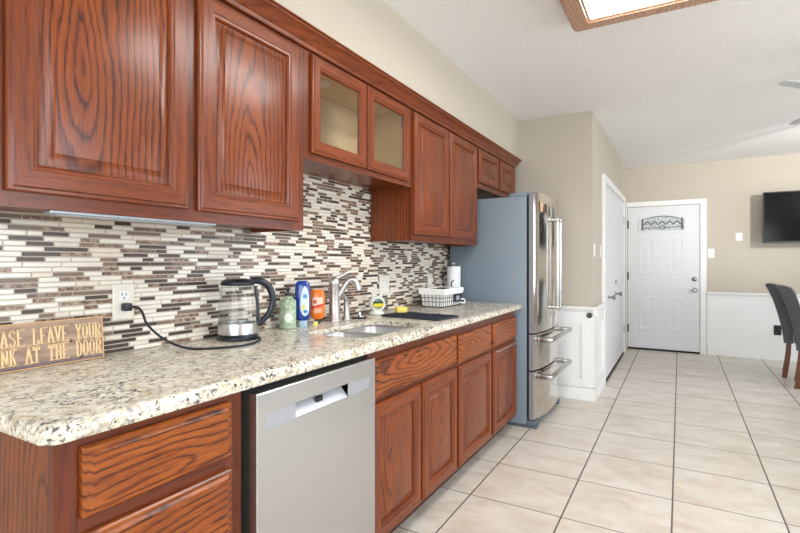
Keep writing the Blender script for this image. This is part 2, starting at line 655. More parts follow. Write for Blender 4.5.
def front_door():
    y = YF - .004
    g = G().box(DX0, DX1, y - .012, y, .022, 1.949, bev=.002)
    f = y - .012
    for x0, x1 in [(1.095, 1.30), (1.44, 1.65)]:
        embossed(g, 'y', f, -1, x0, x1, 1.02, 1.52)
        embossed(g, 'y', f, -1, x0, x1, .26, .73)
    # frame round the arched light
    def arch(ins, d):
        xa, xb, za, zb, rise = 1.10 + ins, 1.66 - ins, 1.60 + ins, 1.785 - ins, .055
        P = [(xa, f - d, za), (xb, f - d, za)]
        for k in range(13):
            t = k / 12
            P.append((xb + (xa - xb) * t, f - d, zb + rise * math.sin(PI * t)))
        return P
    g.loops([arch(0, 0), arch(0, .010), arch(.018, .012), arch(.028, .004)])
    d = struct('door_1', g, WHITE_DOOR)
    g = G().loops([arch(.026, .0005), arch(.026, .005)], 0, True, True)
    k = N('leaded_glass')
    c = k.coord()
    x, yy, z = k.sep(c)
    n = k.noise(c, 60, 3, 0.6)
    k.set(Base_Color=k.ramp(n, [(0.35, srgb(140, 144, 146)), (0.6, srgb(214, 218, 220))]), Roughness=0.25)
    gp = g.build('glass', k.m, d)
    # leading: zig-zag scallops, centre rosette and side bars
    g = G()
    fy = f - .007
    P = [(1.16 + .022 * i, fy, 1.715 + (.032 if i % 4 == 2 else (0.012 if i % 2 else -.014))) for i in range(21)]
    g.tube(P, .007, 6)
    g.tube([(1.15, fy, 1.655), (1.35, fy, 1.66)], .004, 6)
    g.tube([(1.42, fy, 1.66), (1.60, fy, 1.668)], .004, 6)
    g.tube([(1.385 + .03 * math.cos(a * PI / 4), fy, 1.662 + .024 * math.sin(a * PI / 4)) for a in range(9)], .005, 6)
    for xx in (1.145, 1.615):
        g.tube([(xx, fy, 1.632), (xx, fy, 1.79)], .010, 6)
    g.tube([(1.14 + .0475 * i, fy, 1.772 + .045 * math.sin(PI * i / 10)) for i in range(11)], .006, 6)
    g.build('leading', plain('lead_came', srgb(96, 100, 104), 0.4, 0.3), gp)
    prof = [(.028, 0), (.030, .006), (.012, .012), (.012, .036), (.026, .046), (.030, .058), (.022, .070), (.004, .072)]
    G().lathe([(r, -h) for r, h in prof], 1.757, .83, 16, ax='y', base=f).build('knob', PEWTER, d)
    G().lathe([(.030, 0), (.030, -.012), (.02, -.02), (.004, -.022)], 1.755, .975, 16, ax='y', base=f).build('deadbolt', PEWTER, d)
    bronze = plain('dark_bronze', srgb(74, 62, 54), 0.4, 0.7)
    for z in (1.66, .95, .23):
        G().box(DX0 - .0055, DX0 + .012, f - .012, f, z, z + .11, bev=.002).build('hinge', bronze, d)
    struct('trim_10', G().box(DX0 - .005, DX1 + .005, YF - .03, YF - .0005, 0, .02), DARK)


front_door()

# far wall wainscot right of the door
struct('trim_11', G().box(1.894, 5.11, YF - .012, YF, 0, .74), WHITE)
struct('trim_12', G().prism([(YF - .012 - d, z) for d, z in rail_profile()], 'x', 1.894, 5.11), WHITE)
struct('baseboard_far', G().box(1.894, 5.11, YF - .026, YF - .0122, 0, .105, bev=.003), WHITE)
struct('baseboard_right', G().box(5.106, 5.119, -2.39, YF - .03, 0, .105, bev=.003), WHITE)

# ------------------------------------------------------------------ backsplash
def backsplash():
    cols = [
        plain('cream_glass_tile', srgb(234, 229, 218), 0.16, noise=.03, scale=9),
        plain('white_stone_tile', srgb(226, 214, 198), 0.3, noise=.05),
        plain('dark_espresso_tile', srgb(70, 55, 47), 0.28),
        plain('taupe_glass_tile', srgb(122, 102, 88), 0.28),
        marble_tile(),
        plain('backsplash_grout', srgb(196, 186, 172), 0.8),
    ]
    rng = random.Random(3)
    bm = bmesh.new()
    def box5(y0, y1, z0, z1, x1, mi):
        b = .0012
        P = [bm.verts.new(p) for p in [(-.0075, y0, z0), (-.0075, y1, z0), (-.0075, y1, z1), (-.0075, y0, z1), (x1, y0 + b, z0 + b), (x1, y1 - b, z0 + b), (x1, y1 - b, z1 - b), (x1, y0 + b, z1 - b)]]
        for q in ((4, 5, 6, 7), (0, 1, 5, 4), (1, 2, 6, 5), (2, 3, 7, 6), (3, 0, 4, 7)):
            bm.faces.new([P[i] for i in q]).material_index = mi
    pitch = .0148
    ends = (.40, 3.60)
    n = int((1.62 - CT) / pitch) + 1
    prev = None
    for r in range(n):
        z0 = CT + .003 + r * pitch
        if z0 + pitch > 1.635:
            break
        lo, hi = ends if z0 < 1.33 else (1.44, 2.46)
        y = lo - rng.random() * .1
        while y < hi:
            L = rng.choice([.04, .055, .07, .085, .1, .12])
            a, b = max(y, lo), min(y + L, hi)
            if b - a > .006:
                if prev is None:
                    w = [30, 12, 26, 8, 24]
                elif prev in (2, 3, 4):
                    w = [50, 16, 12, 5, 14]
                else:
                    w = [20, 9, 34, 11, 30]
                c = rng.choices(range(5), w)[0]
                prev = c
                box5(a + .001, b - .001, z0, z0 + pitch - .002, 0.0, c)
            y += L
    for (a, b, z0, z1) in [(.40, 3.60, CT + .001, 1.34), (1.44, 2.46, 1.34, 1.636)]:
        P = [bm.verts.new(p) for p in [(-.0025, a, z0), (-.0025, b, z0), (-.0025, b, z1), (-.0025, a, z1)]]
        bm.faces.new(P).material_index = 5
    g = G()
    g.bm.free()
    g.bm = bm
    o = g.build('tile_backsplash', cols, None, smooth=0)
    root_tag(o, 'mosaic backsplash of narrow cream and brown strip tiles on the wall', 'backsplash')


backsplash()

# ------------------------------------------------------------------ cabinet pieces
def slab_front(g, x, y0, y1, z0, z1, t=.02):
    """drawer front: slab with a stepped, bevelled edge; front face at x"""
    prof = [(0, t), (0, .010), (.004, .006), (.012, .0055), (.018, 0.0)]
    L = [rect_loop('x', x - d, y0 + i, y1 - i, z0 + i, z1 - i) for i, d in prof]
    g.loops(L, 0, True, True)
    return g


def drawer(parent, x, y0, y1, z0, z1):
    return slab_front(G(), x, y0, y1, z0, z1).build('drawer', OAK_H, parent)


def panel_door(parent, x, y0, y1, z0, z1, fw=.062, glass_pane=False, t=.02):
    """frame-and-panel door, front face at x"""
    prof = [(0, t), (0, .009), (.003, .005), (.009, .0045), (.013, 0.0), (fw - .016, 0.0), (fw - .014, .003), (fw - .006, .004), (fw - .002, .010), (fw, .015), (fw, t)]
    L = [rect_loop('x', x - d, y0 + i, y1 - i, z0 + i, z1 - i) for i, d in prof]
    g = G().loops(L, mis=[1, 0, 1, 0], close_ring=True)
    d = g.build('door', [OAK_SV, OAK_SH], parent)
    if glass_pane:
        G().box(x - .014, x - .010, y0 + fw - .004, y1 - fw + .004, z0 + fw - .004, z1 - fw + .004).build('pane', CAB_GLASS, d, label='clear glass pane')
        return d
    i0 = fw - .002
    prof = [(i0, t - .001), (i0, .0155), (fw + .006, .0155), (fw + .030, .0065), (fw + .033, .0030), (fw + .036, .0024)]
    L = [rect_loop('x', x - q, y0 + i, y1 - i, z0 + i, z1 - i) for i, q in prof]
    G().loops(L, 0, True, True).build('panel', OAK_V, d)
    return d


FX = .56     # base face-frame plane
DXF = .58    # base door/drawer front plane


def face_frame(parent, x, y0, y1, z0, z1, stiles, rails, t=.019, mats=None):
    g = G()
    for a, b in stiles:
        g.box(x - t, x, a, b, z0, z1, 0)
    for a, b, c, d in rails:                       # y0,y1,z0,z1
        g.box(x - t, x - .0004, a, b, c, d, 1)
    return g.build('face_frame', [OAK_FV, OAK_FH], parent)


def base_cabinet(label, y0, y1, stiles, rails, end_panel=False):
    r = thing('base_cabinet', label, 'cabinet', (.30, (y0 + y1) / 2, 0), 'oak base cabinets under the counter')
    g = G()
    g.box(.005, FX - .0192, y0 + .001, y0 + .019, .09 if not end_panel else 0, .855)
    g.box(.005, FX - .0192, y1 - .019, y1 - .001, .09, .855)
    g.box(.005, FX - .0192, y0 + .019, y1 - .019, .09, .108)
    g.box(.005, .02, y0 + .019, y1 - .019, .108, .855)
    g.build('carcass', OAK_V, r)
    face_frame(r, FX, y0, y1, .09, .855, stiles, rails)
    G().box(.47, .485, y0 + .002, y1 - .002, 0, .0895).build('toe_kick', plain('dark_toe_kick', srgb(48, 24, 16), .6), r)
    return r


# left drawer base (its end panel shows)
Y0 = .474
b1 = base_cabinet('oak drawer base at the near end of the counter, left of the dishwasher', Y0, .929, [(Y0, .530), (.868, .929)],
                  [(.53, .868, .815, .855), (.53, .868, .640, .70), (.53, .868, .36, .41), (.53, .868, .09, .13)], True)
drawer(b1, DXF, .520, .888, .690, .832)
drawer(b1, DXF, .520, .888, .395, .656)
drawer(b1, DXF, .520, .888, .112, .375)

b2 = base_cabinet('oak sink base with two doors, right beside the dishwasher', 1.542, 2.378, [(1.542, 1.60), (1.93, 2.0), (2.34, 2.378)],
                  [(1.6, 2.34, .80, .855), (1.6, 2.34, .63, .68), (1.6, 2.34, .09, .13)])
drawer(b2, DXF, 1.560, 2.368, .667, .815)['label'] = 'wide false drawer front'
panel_door(b2, DXF, 1.560, 1.958, .112, .645)
panel_door(b2, DXF, 1.974, 2.368, .112, .645)

b3 = base_cabinet('oak base cabinet with two doors and two drawers, next to the refrigerator', 2.379, 3.452, [(2.379, 2.43), (2.88, 2.97), (3.41, 3.452)],
                  [(2.43, 3.41, .795, .855), (2.43, 3.41, .62, .67), (2.43, 3.41, .09, .13)])
drawer(b3, DXF, 2.396, 2.905, .657, .809)
drawer(b3, DXF, 2.946, 3.438, .657, .807)
panel_door(b3, DXF, 2.396, 2.905, .108, .640)
panel_door(b3, DXF, 2.946, 3.438, .108, .638)
# small child-latch rail on the right door
g = G().tube([(.583, 2.98, .628), (.592, 2.99, .630), (.592, 3.39, .630), (.583, 3.40, .628)], .0045, 8)
g.build('towel_bar', NICKEL, b3)

# dishwasher
def dishwasher():
    r = thing('dishwasher', 'stainless steel dishwasher under the granite counter between oak cabinets', 'dishwasher', (.30, 1.236, 0))
    G().box(.03, .548, .934, 1.538, .02, .852).build('tub', DARK, r)
    y0, y1, z0, z1, x = .947, 1.535, .105, .838, .602
    ry0, ry1, rz0, rz1 = .981, 1.497, .733, .780
    # door shell with an opening for the handle pocket
    L = [rect_loop('x', .549, y0, y1, z0, z1), rect_loop('x', x - .003, y0, y1, z0, z1), rect_loop('x', x, y0 + .003, y1 - .003, z0 + .003, z1 - .003)]
    g = G().loops(L, 0, True, False)
    g.loops([rect_loop('x', x, y0 + .003, y1 - .003, z0 + .003, z1 - .003), rect_loop('x', x, ry0, ry1, rz0, rz1), rect_loop('x', x - .004, ry0, ry1, rz0, rz1)])
    bmesh.ops.remove_doubles(g.bm, verts=g.bm.verts[:], dist=1e-5)
    d = g.build('door', STEEL_DW, r)
    trim = plain('satin_silver_trim', srgb(176, 180, 186), .3, .5)
    for u0, u1 in ((ry0, 1.10), (1.366, ry1)):
        G().box(x - .0045, x - .0015, u0, u1, rz0, rz1).build('handle_trim', trim, d)
    g = G().prism([(x - .004, rz0), (x - .034, rz1 - .012), (x - .036, rz1 - .012), (x - .006, rz0)], 'y', 1.101, 1.365)
    g.build('handle_pocket', plain('bright_pocket', srgb(214, 218, 224), .3, .3), d)
    G().box(x - .040, x - .0365, 1.101, 1.365, rz0, rz1).build('pocket_back', DARK, d)
    G().box(x - .022, x - .014, 1.212, 1.245, rz0 + .016, rz0 + .034, bev=.002).build('display', BLACK, d)
    G().box(x - .003, x - .0008, 1.0, 1.095, rz1 + .002, rz1 + .005).build('vent_slot', DARK, d)
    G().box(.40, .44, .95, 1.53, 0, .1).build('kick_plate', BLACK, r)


dishwasher()

# ------------------------------------------------------------------ countertop with sink cut-out
SINK = []
def sink_outline():
    # double-bowl cut-out with rounded corners (x, y)
    P = []
    def arc(cx, cy, r, a0, a1, n=6):
        for k in range(n + 1):
            a = math.radians(a0 + (a1 - a0) * k / n)
            P.append((cx + r * math.cos(a), cy + r * math.sin(a)))
    x0, x1, y0, y1 = .215, .532, 1.57, 2.10
    arc(x1 - .09, y0 + .09, .09, 0, -90)
    arc(x0 + .06, y0 + .06, .06, -90, -180)
    arc(x0 + .06, y1 - .06, .06, 180, 90)
    arc(x1 - .09, y1 - .09, .09, 90, 0)
    return P


def countertop():
    x0, x1, y0, y1, t = .001, .605, .440, 3.478, .040
    zb = CT - t
    prof = [(.010, zb), (.003, zb + .003), (0, zb + .010), (0, CT - .012), (.0035, CT - .004), (.011, CT)]
    rad = .03
    def ring(ins, z):
        a0, a1, b0, b1 = x0, x1 - ins, y0 + ins, y1 - ins
        P = []
        P.append((a0, b0, z))
        for k in range(5):
            a = -PI / 2 + PI / 2 * k / 4
            P.append((a1 - rad + rad * math.cos(a), b0 + rad + rad * math.sin(a), z))
        P += [(a1, b1, z), (a0, b1, z)]
        return P
    g = G()
    g.loops([ring(i, z) for i, z in prof])
    bm = g.bm
    so = sink_outline()
    hole_t = [bm.verts.new((x, y, CT)) for x, y in so]
    hole_b = [bm.verts.new((x, y, CT - .022)) for x, y in so]
    n = len(so)
    for k in range(n):
        bm.faces.new((hole_t[k], hole_t[(k + 1) % n], hole_b[(k + 1) % n], hole_b[k]))
    bmesh.ops.remove_doubles(bm, verts=bm.verts[:], dist=1e-6)
    # underside: built-down edge, then the thinner slab
    low = [e for e in bm.edges if all(abs(v.co.z - zb) < 1e-6 for v in e.verts) and len(e.link_faces) == 1]
    V0 = [bm.verts.new(p) for p in ring(.010, zb)]
    V1 = [bm.verts.new(p) for p in ring(.040, zb)]
    V2 = [bm.verts.new(p) for p in ring(.040, CT - .022)]
    nn = len(V0)
    for A, B in ((V0, V1), (V1, V2)):
        for k in range(nn):
            if (A[k].co - A[(k + 1) % nn].co).length > 1e-6:
                bm.faces.new((A[k], A[(k + 1) % nn], B[(k + 1) % nn], B[k]))
    bmesh.ops.remove_doubles(bm, verts=bm.verts[:], dist=1e-6)
    for z in (CT, CT - .022):
        es = [e for e in bm.edges if all(abs(v.co.z - z) < 1e-6 for v in e.verts) and len(e.link_faces) == 1]
        bmesh.ops.triangle_fill(bm, edges=es, use_beauty=True, use_dissolve=False)
    o = g.build('granite_countertop', GRANITE, None, smooth=40)
    root_tag(o, 'speckled cream granite countertop running along the tiled wall', 'countertop')


countertop()


def sink():
    r = thing('sink', 'stainless double bowl sink set under the granite countertop', 'sink', (.37, 1.83, .65))
    zb = CT - .023
    def bowl(ya, yb, xa, xb, depth):
        def ring(ins, z, rr):
            P = []
            for cx, cy, a0 in [(xb - rr - ins, ya + rr + ins, -90), (xb - rr - ins, yb - rr - ins, 0), (xa + rr + ins, yb - rr - ins, 90), (xa + rr + ins, ya + rr + ins, 180)]:
                for k in range(6):
                    a = math.radians(a0 + 90 * k / 5)
                    P.append((cx + rr * math.cos(a), cy + rr * math.sin(a), z))
            return P
        g = G()
        L = [ring(-.012, zb - .001, .07), ring(0, zb - .001, .06), ring(.004, zb - .01, .06), ring(.012, zb - depth + .03, .06), ring(.03, zb - depth + .006, .055), ring(.05, zb - depth, .04)]
        g.loops(L, 0, False, True)
        b = g.build('bowl', SINKM, r)
        G().lathe([(.04, 0), (.042, .003), (.03, .004), (.012, .001)], (xa + xb) / 2, (ya + yb) / 2, 20, base=zb - depth).build('drain', CHROME, b)
    bowl(1.575, 1.835, .20, .535, .17)
    bowl(1.862, 2.100, .20, .535, .17)
    G().box(.20, .535, 1.836, 1.861, zb - .02, zb - .0015, bev=.006, seg=2).build('divider', SINKM, r)


sink()

# ------------------------------------------------------------------ upper cabinets
UX, UD = .275, .295
UT = 2.056


def upper_cabinet(label, y0, y1, z0, stiles, rails, open_front=False):
    r = thing('wall_cabinet', label, 'cabinet', (.14, (y0 + y1) / 2, z0), 'oak wall cabinets')
    g = G()
    xb = .004
    if open_front:
        g.box(xb, UX - .0195, y0 + .001, y0 + .019, z0, UT)
        g.box(xb, UX - .0195, y1 - .019, y1 - .001, z0, UT)
        g.box(xb, UX - .0195, y0 + .019, y1 - .019, z0 + .012, z0 + .03)
        g.build('carcass', OAK_V, r)
        g = G()
        g.box(xb, xb + .006, y0 + .0195, y1 - .0195, z0 + .0305, UT - .02)
        g.box(xb + .0065, UX - .02, y0 + .0195, y0 + .0225, z0 + .0305, UT - .02)
        g.box(xb + .0065, UX - .02, y1 - .0225, y1 - .0195, z0 + .0305, UT - .02)
        g.box(xb + .0065, UX - .02, y0 + .023, y1 - .023, z0 + .0305, z0 + .034)
        g.box(xb, UX - .02, y0 + .0195, y1 - .0195, UT - .0195, UT - .012)
        g.build('interior', OAK_IN, r, label='pale cabinet interior')
    else:
        g.box(xb, UX - .0195, y0 + .001, y0 + .019, z0, UT)
        g.box(xb, UX - .0195, y1 - .019, y1 - .001, z0, UT)
        g.box(xb, UX - .0195, y0 + .019, y1 - .019, z0 + .012, z0 + .03)
        g.box(xb, UX - .0195, y0 + .019, y1 - .019, UT - .02, UT)
        g.box(xb, xb + .008, y0 + .019, y1 - .019, z0 + .03, UT - .02)
        g.build('carcass', OAK_V, r)
    face_frame(r, UX, y0, y1, z0, UT, stiles, rails)
    return r


u1 = upper_cabinet('large two-door oak wall cabinet nearest the camera, above the wooden sign and kettle', .40, 1.508, 1.322, [(.40, .53), (.95, 1.03), (1.44, 1.508)],
                   [(.53, .95, 1.322, 1.375), (1.03, 1.44, 1.322, 1.375), (.53, .95, 2.02, UT), (1.03, 1.44, 2.02, UT)])
panel_door(u1, UD, .506, .970, 1.357, 2.046, fw=.066)
panel_door(u1, UD, 1.006, 1.468, 1.355, 2.046, fw=.066)
u2 = upper_cabinet('short oak wall cabinet with two glass doors above the soap bottles', 1.509, 2.413, 1.615, [(1.509, 1.57), (1.925, 1.975), (2.35, 2.413)],
                   [(1.57, 1.925, 1.615, 1.668), (1.975, 2.35, 1.615, 1.668), (1.57, 1.925, 2.02, UT), (1.975, 2.35, 2.02, UT)], True)
panel_door(u2, UD, 1.546, 1.946, 1.642, 2.046, fw=.058, glass_pane=True)
gd = panel_door(u2, UD, 1.956, 2.374, 1.642, 2.046, fw=.058, glass_pane=True)
for z in (1.735, 1.935):
    G().box(UX - .017, UX - .001, 2.325, 2.349, z, z + .05, bev=.002).build('hinge', NICKEL, gd)
G().lathe([(.042, 0), (.044, -.006), (.036, -.012), (.030, -.012), (.028, -.008), (.004, -.008)], .13, 1.80, 24, base=UT - .0197).build('puck_light', plain('white_puck_light', srgb(226, 222, 212), .4), u2, label='round white light under the cabinet top')
u3 = upper_cabinet('tall two-door oak wall cabinet between the glass cabinet and the refrigerator', 2.414, 3.446, 1.317, [(2.414, 2.46), (2.87, 2.95), (3.39, 3.446)],
                   [(2.46, 2.87, 1.317, 1.37), (2.95, 3.39, 1.317, 1.37), (2.46, 2.87, 2.02, UT), (2.95, 3.39, 2.02, UT)])
panel_door(u3, UD, 2.430, 2.899, 1.357, 2.046)
panel_door(u3, UD, 2.922, 3.408, 1.357, 2.046)
u4 = upper_cabinet('small two-door oak wall cabinet over the refrigerator', 3.447, 4.383, 1.752, [(3.447, 3.49), (3.88, 3.96), (4.33, 4.383)],
                   [(3.49, 3.88, 1.752, 1.805), (3.96, 4.33, 1.752, 1.805), (3.49, 3.88, 2.02, UT), (3.96, 4.33, 2.02, UT)])
panel_door(u4, UD, 3.458, 3.897, 1.793, 2.046)
panel_door(u4, UD, 3.947, 4.363, 1.793, 2.046)

# crown moulding (one run, returned at the far end)
prof = [(UX + .0006, 2.057), (UX + .014, 2.0575), (UX + .017, 2.064), (UX + .017, 2.071), (UX + .022, 2.074), (UX + .027, 2.084), (UX + .038, 2.098), (UX + .050, 2.108), (UX + .055, 2.110), (UX + .055, 2.118), (UX + .062, 2.121), (UX + .062, 2.126), (.306, 2.1262), (UX + .0006, 2.1262)]
prof = [(x, z) for x, z in prof]
g = G()
loops = []
for yy, ext in [(.40, 0.0), (4.384, 1.0)]:
    loops.append([(x, yy + ext * (x - UX) * .5, z) for x, z in prof])
g.loops(loops, 0, True, True)
o = g.build('crown_molding', OAK_SH, None)
root_tag(o, 'stained oak crown molding running along the tops of the wall cabinets', 'molding')

# under-cabinet light strip
r = thing('strip_light', 'slim white light bar under the near oak wall cabinet', 'light', (.25, .84, 1.306))
G().box(.236, .2745, .60, 1.085, 1.313, 1.3215, bev=.002).build('housing', plain('silver_housing', srgb(150, 156, 164), .35, .3), r)
G().box(.240, .270, .615, 1.07, 1.3108, 1.3128, bev=.0006).build('lens', plain('white_lens', srgb(176, 182, 188), .3), r)

# ------------------------------------------------------------------ refrigerator
def fridge():
    r = thing('refrigerator', 'stainless french door refrigerator with two bottom drawers and a grey side', 'refrigerator', (.35, 3.9, 0))
    ya, yb = 3.50, 4.30
    G().box(.03, .630, ya, yb, .025, 1.672, bev=.006, seg=2).build('body', FR_GREY, r)
    for y0, y1 in ((ya + .01, ya + .08), (yb - .08, yb - .01)):
        G().box(.05, .70, y0, y1, 0, .0245).build('foot', plain('grey_foot', srgb(88, 98, 108), .5), r)
    G().box(.632, .690, ya + .004, yb - .02, .025, .056, bev=.004).build('grille', plain('grey_grille', srgb(92, 104, 114), .5), r)
    x0 = .648
    def front(y):
        return .688 + .045 * (1 - ((y - 3.9) / .4) ** 2)
    def door(name, y0, y1, z0, z1):
        n = 10
        L = []
        for z, ins in [(z0, .003), (z0 + .004, 0), (z1 - .004, 0), (z1, .003)]:
            P = [(x0, y0, z), ]
            for k in range(n + 1):
                y = y0 + (y1 - y0) * k / n
                e = .008 if k in (0, n) else 0
                P.append((front(y) - ins - e, y, z))
            P.append((x0, y1, z))
            L.append(P)
        g = G().loops(L, mis=[1] + [0] * n + [1, 1], cap0=True, cap1=True)
        return g.build(name, [STEEL_FRIDGE, STEEL_SIDE], r, smooth=20)
    dl = door('door', ya + .002, 3.897, .685, 1.70)
    dr = door('door', 3.903, yb - .002, .685, 1.70)
    m = door('drawer', ya + .002, yb - .002, .418, .674)
    b = door('drawer', ya + .002, yb - .002, .066, .407)
    G().box(.6305, .6475, ya + .01, yb - .01, .07, 1.66).build('gasket', DARK, r)
    for y0, y1 in ((ya + .012, ya + .09), (yb - .09, yb - .012)):
        G().box(.50, .634, y0, y1, 1.6725, 1.702, bev=.006, seg=2).build('hinge_cover', FR_GREY, r)
    for d, y in ((dl, 3.852), (dr, 3.948)):
        fx = front(y)
        hx = fx + .042
        g = G().tube([(hx, y, .86), (hx, y, 1.51)], .011, 12)
        for z in (.835, 1.51):
            g.box(fx - .004, hx + .012, y - .015, y + .015, z, z + .026, bev=.006, seg=2)
        g.build('handle', HANDLE, d)
    for d, z in ((m, .635), (b, .368)):
        hx = .790
        g = G().box(hx - .012, hx + .014, ya + .072, yb - .072, z - .016, z + .016, bev=.009, seg=3)
        for y in (ya + .07, yb - .07):
            g.box(front(y) - .004, hx + .014, y - .022, y + .022, z - .018, z + .018, bev=.007, seg=2)
        g.build('handle', HANDLE, d)
    return front


front = fridge()


def door_patch(label, y, z, w, h, col):
    x = front(y) + .001  # thin coloured block added just proud of the door face
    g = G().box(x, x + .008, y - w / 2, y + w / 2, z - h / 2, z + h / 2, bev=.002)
    o = g.build('door_patch', plain('door_patch_' + label.split()[0], col, .4), None)
    root_tag(o, label, 'door_patch', 'patches high on the refrigerator door')


door_patch('tan square patch, leftmost near the refrigerator door top', 3.60, 1.60, .055, .075, srgb(206, 170, 136))
door_patch('small brown patch in the middle of the refrigerator door top', 3.70, 1.595, .03, .065, srgb(120, 96, 76))
door_patch('grey narrow patch, rightmost near the refrigerator door top', 3.79, 1.58, .03, .07, srgb(150, 146, 140))

# ------------------------------------------------------------------ ceiling box light
def box_light():
    r = thing('ceiling_light', 'wood-framed fluorescent ceiling light box over the kitchen aisle', 'light', (1.47, 2.0, 2.42))
    x0, x1, y0, y1 = 1.082, 1.82, 1.45, 2.765
    def lp(ins, z):
        return [(x0 + ins, y0 + ins, z), (x1 - ins, y0 + ins, z), (x1 - ins, y1 - ins, z), (x0 + ins, y1 - ins, z)]
    prof = [(0.0, CZ - .001), (0.0, 2.462), (.010, 2.452), (.012, 2.440), (.022, 2.436), (.026, 2.428), (.095, 2.428), (.098, 2.434), (.108, 2.436), (.112, 2.444), (.112, CZ - .001)]
    G().loops([lp(i, z) for i, z in prof]).build('frame', LAMP_WOOD, r)
    G().box(x0 + .110, x1 - .110, y0 + .110, y1 - .110, 2.440, 2.446).build('diffuser', emit('lit_diffuser', (1.0, .98, .96, 1), 12.0), r)


box_light()

# ------------------------------------------------------------------ things on the counter
CTZ = CT + .0004


def kettle():
    cx, cy = .105, 1.325
    r = thing('electric_kettle', 'clear glass electric kettle with black lid and handle on the counter', 'kettle', (cx, cy, CTZ))
    z = CTZ
    G().lathe([(.070, 0), (.077, .004), (.077, .014), (.072, .020)], cx, cy, 32, base=z).build('base', NAVY, r)
    G().lathe([(.071, .0205), (.074, .024), (.074, .060), (.0735, .064), (.066, .064), (.066, .0205)], cx, cy, 32, base=z).build('steel_band', STEEL, r)
    G().lathe([(.0735, .0645), (.0725, .10), (.069, .15), (.063, .19), (.060, .207), (.0575, .207), (.0605, .19), (.0665, .15), (.070, .10), (.071, .0645)], cx, cy, 40, base=z, cap0=False, cap1=False).build('glass_body', GLASS, r, smooth=60)
    G().lathe([(.0695, .0655), (.0685, .105), (.001, .105)], cx, cy, 32, base=z, cap0=False, cap1=False).build('water', glass('kettle_water', (.96, .98, .98, 1), .5), r)
    G().lathe([(.062, .2075), (.064, .212), (.062, .222), (.052, .230), (.030, .234), (.004, .235)], cx, cy, 32, base=z).build('lid', NAVY, r)
    # handle towards the right of the picture (along +y)
    dv = Vector((.55, .835, 0)).normalized()
    c = Vector((cx, cy, z))
    P = [c + dv * .050 + Vector((0, 0, .224)), c + dv * .085 + Vector((0, 0, .222)), c + dv * .118 + Vector((0, 0, .200)), c + dv * .134 + Vector((0, 0, .150)), c + dv * .122 + Vector((0, 0, .100)), c + dv * .092 + Vector((0, 0, .062)), c + dv * .076 + Vector((0, 0, .050))]
    g = G().tube(P, [.012, .014, .014, .013, .012, .010, .009], 12, sub=5)
    g.build('handle', NAVY, r)
    g = G().tube([c + dv * .066 + Vector((0, 0, .205)), c + dv * .074 + Vector((0, 0, .14)), c + dv * .078 + Vector((0, 0, .05))], .007, 8, sub=4)
    g.build('handle_bracket', NAVY, r)
    # spout lip on the opposite side
    g = G()
    q = c - dv * .058
    s = Vector((-dv.y, dv.x, 0))
    g.loops([[q + s * .022 + Vector((0, 0, .175)), q - dv * .006 + Vector((0, 0, .165)), q - s * .022 + Vector((0, 0, .175))],
             [q + s * .024 + Vector((0, 0, .21)), q - dv * .024 + Vector((0, 0, .214)), q - s * .024 + Vector((0, 0, .21))]], closed=False)
    g.build('spout', GLASS, r)
    # power cord along the counter up to the outlet plug
    zz = z + .0045
    C = [(.135, 1.385, zz), (.19, 1.36, zz), (.245, 1.285, zz), (.26, 1.20, zz), (.215, 1.125, zz), (.145, 1.075, zz + .001), (.075, 1.04, zz + .028), (.052, .992, .985), (.050, .972, 1.032), (.042, .960, 1.047), (.030, .950, 1.049)]
    k = G().tube(C, .0042, 8, sub=6).build('power_cord', NAVY, r)
    g = G().box(.0078, .034, .926, .952, 1.036, 1.062, bev=.005, seg=2)
    g.build('plug', BLACK, k)


kettle()


def outlet(name, label, ax, p, u, z, w, h, kind, mat=CREAM_PL, sgn=1, slots=True):
    """wall plate centred at (u, z) on plane p; kind: duplex / switch / double"""
    def B(g, d0, d1, u0, u1, z0, z1, **k):
        if ax == 'x':
            g.box(min(p + sgn * d0, p + sgn * d1), max(p + sgn * d0, p + sgn * d1), u0, u1, z0, z1, **k)
        else:
            g.box(u0, u1, min(p + sgn * d0, p + sgn * d1), max(p + sgn * d0, p + sgn * d1), z0, z1, **k)
        return g
    ux = p if ax == 'x' else u
    r = thing(name, label, 'outlet' if name == 'wall_outlet' else 'switch', (p, u, z - h / 2) if ax == 'x' else (u, p, z - h / 2))
    B(G(), .0005, .006, u - w / 2, u + w / 2, z - h / 2, z + h / 2, bev=.002).build('plate', mat, r)
    if kind == 'switch':
        B(G(), .0062, .0075, u - .012, u + .012, z - .022, z + .022).build('rocker', WHITE_PL, r)
        return r
    us = [u] if kind == 'duplex' else [u - .023, u + .023]
    for uu in us:
        for s in (-1, 1):
            zc = z + s * .020
            f = B(G(), .0062, .0072, uu - .0155, uu + .0155, zc - .015, zc + .015, bev=.0004).build('receptacle', mat if mat is BLACK else WHITE_PL, r)
            g = G()
            B(g, .0072, .0076, uu - .008, uu - .0055, zc - .001, zc + .009)
            B(g, .0072, .0076, uu + .0055, uu + .008, zc - .001, zc + .009)
            B(g, .0072, .0076, uu - .0025, uu + .0025, zc - .011, zc - .006)
            g.build('slot', DARK, f)
    return r


outlet('wall_outlet', 'cream outlet with a black plug, beside the wooden sign', 'x', 0, .938, 1.066, .072, .116, 'duplex')
outlet('wall_outlet', 'cream four-socket outlet on the tiles above the yellow sponge', 'x', 0, 2.568, 1.057, .114, .118, 'double')
outlet('wall_switch', 'cream switch plate on the tiles above the wire basket', 'x', 0, 3.203, 1.055, .075, .115, 'switch')


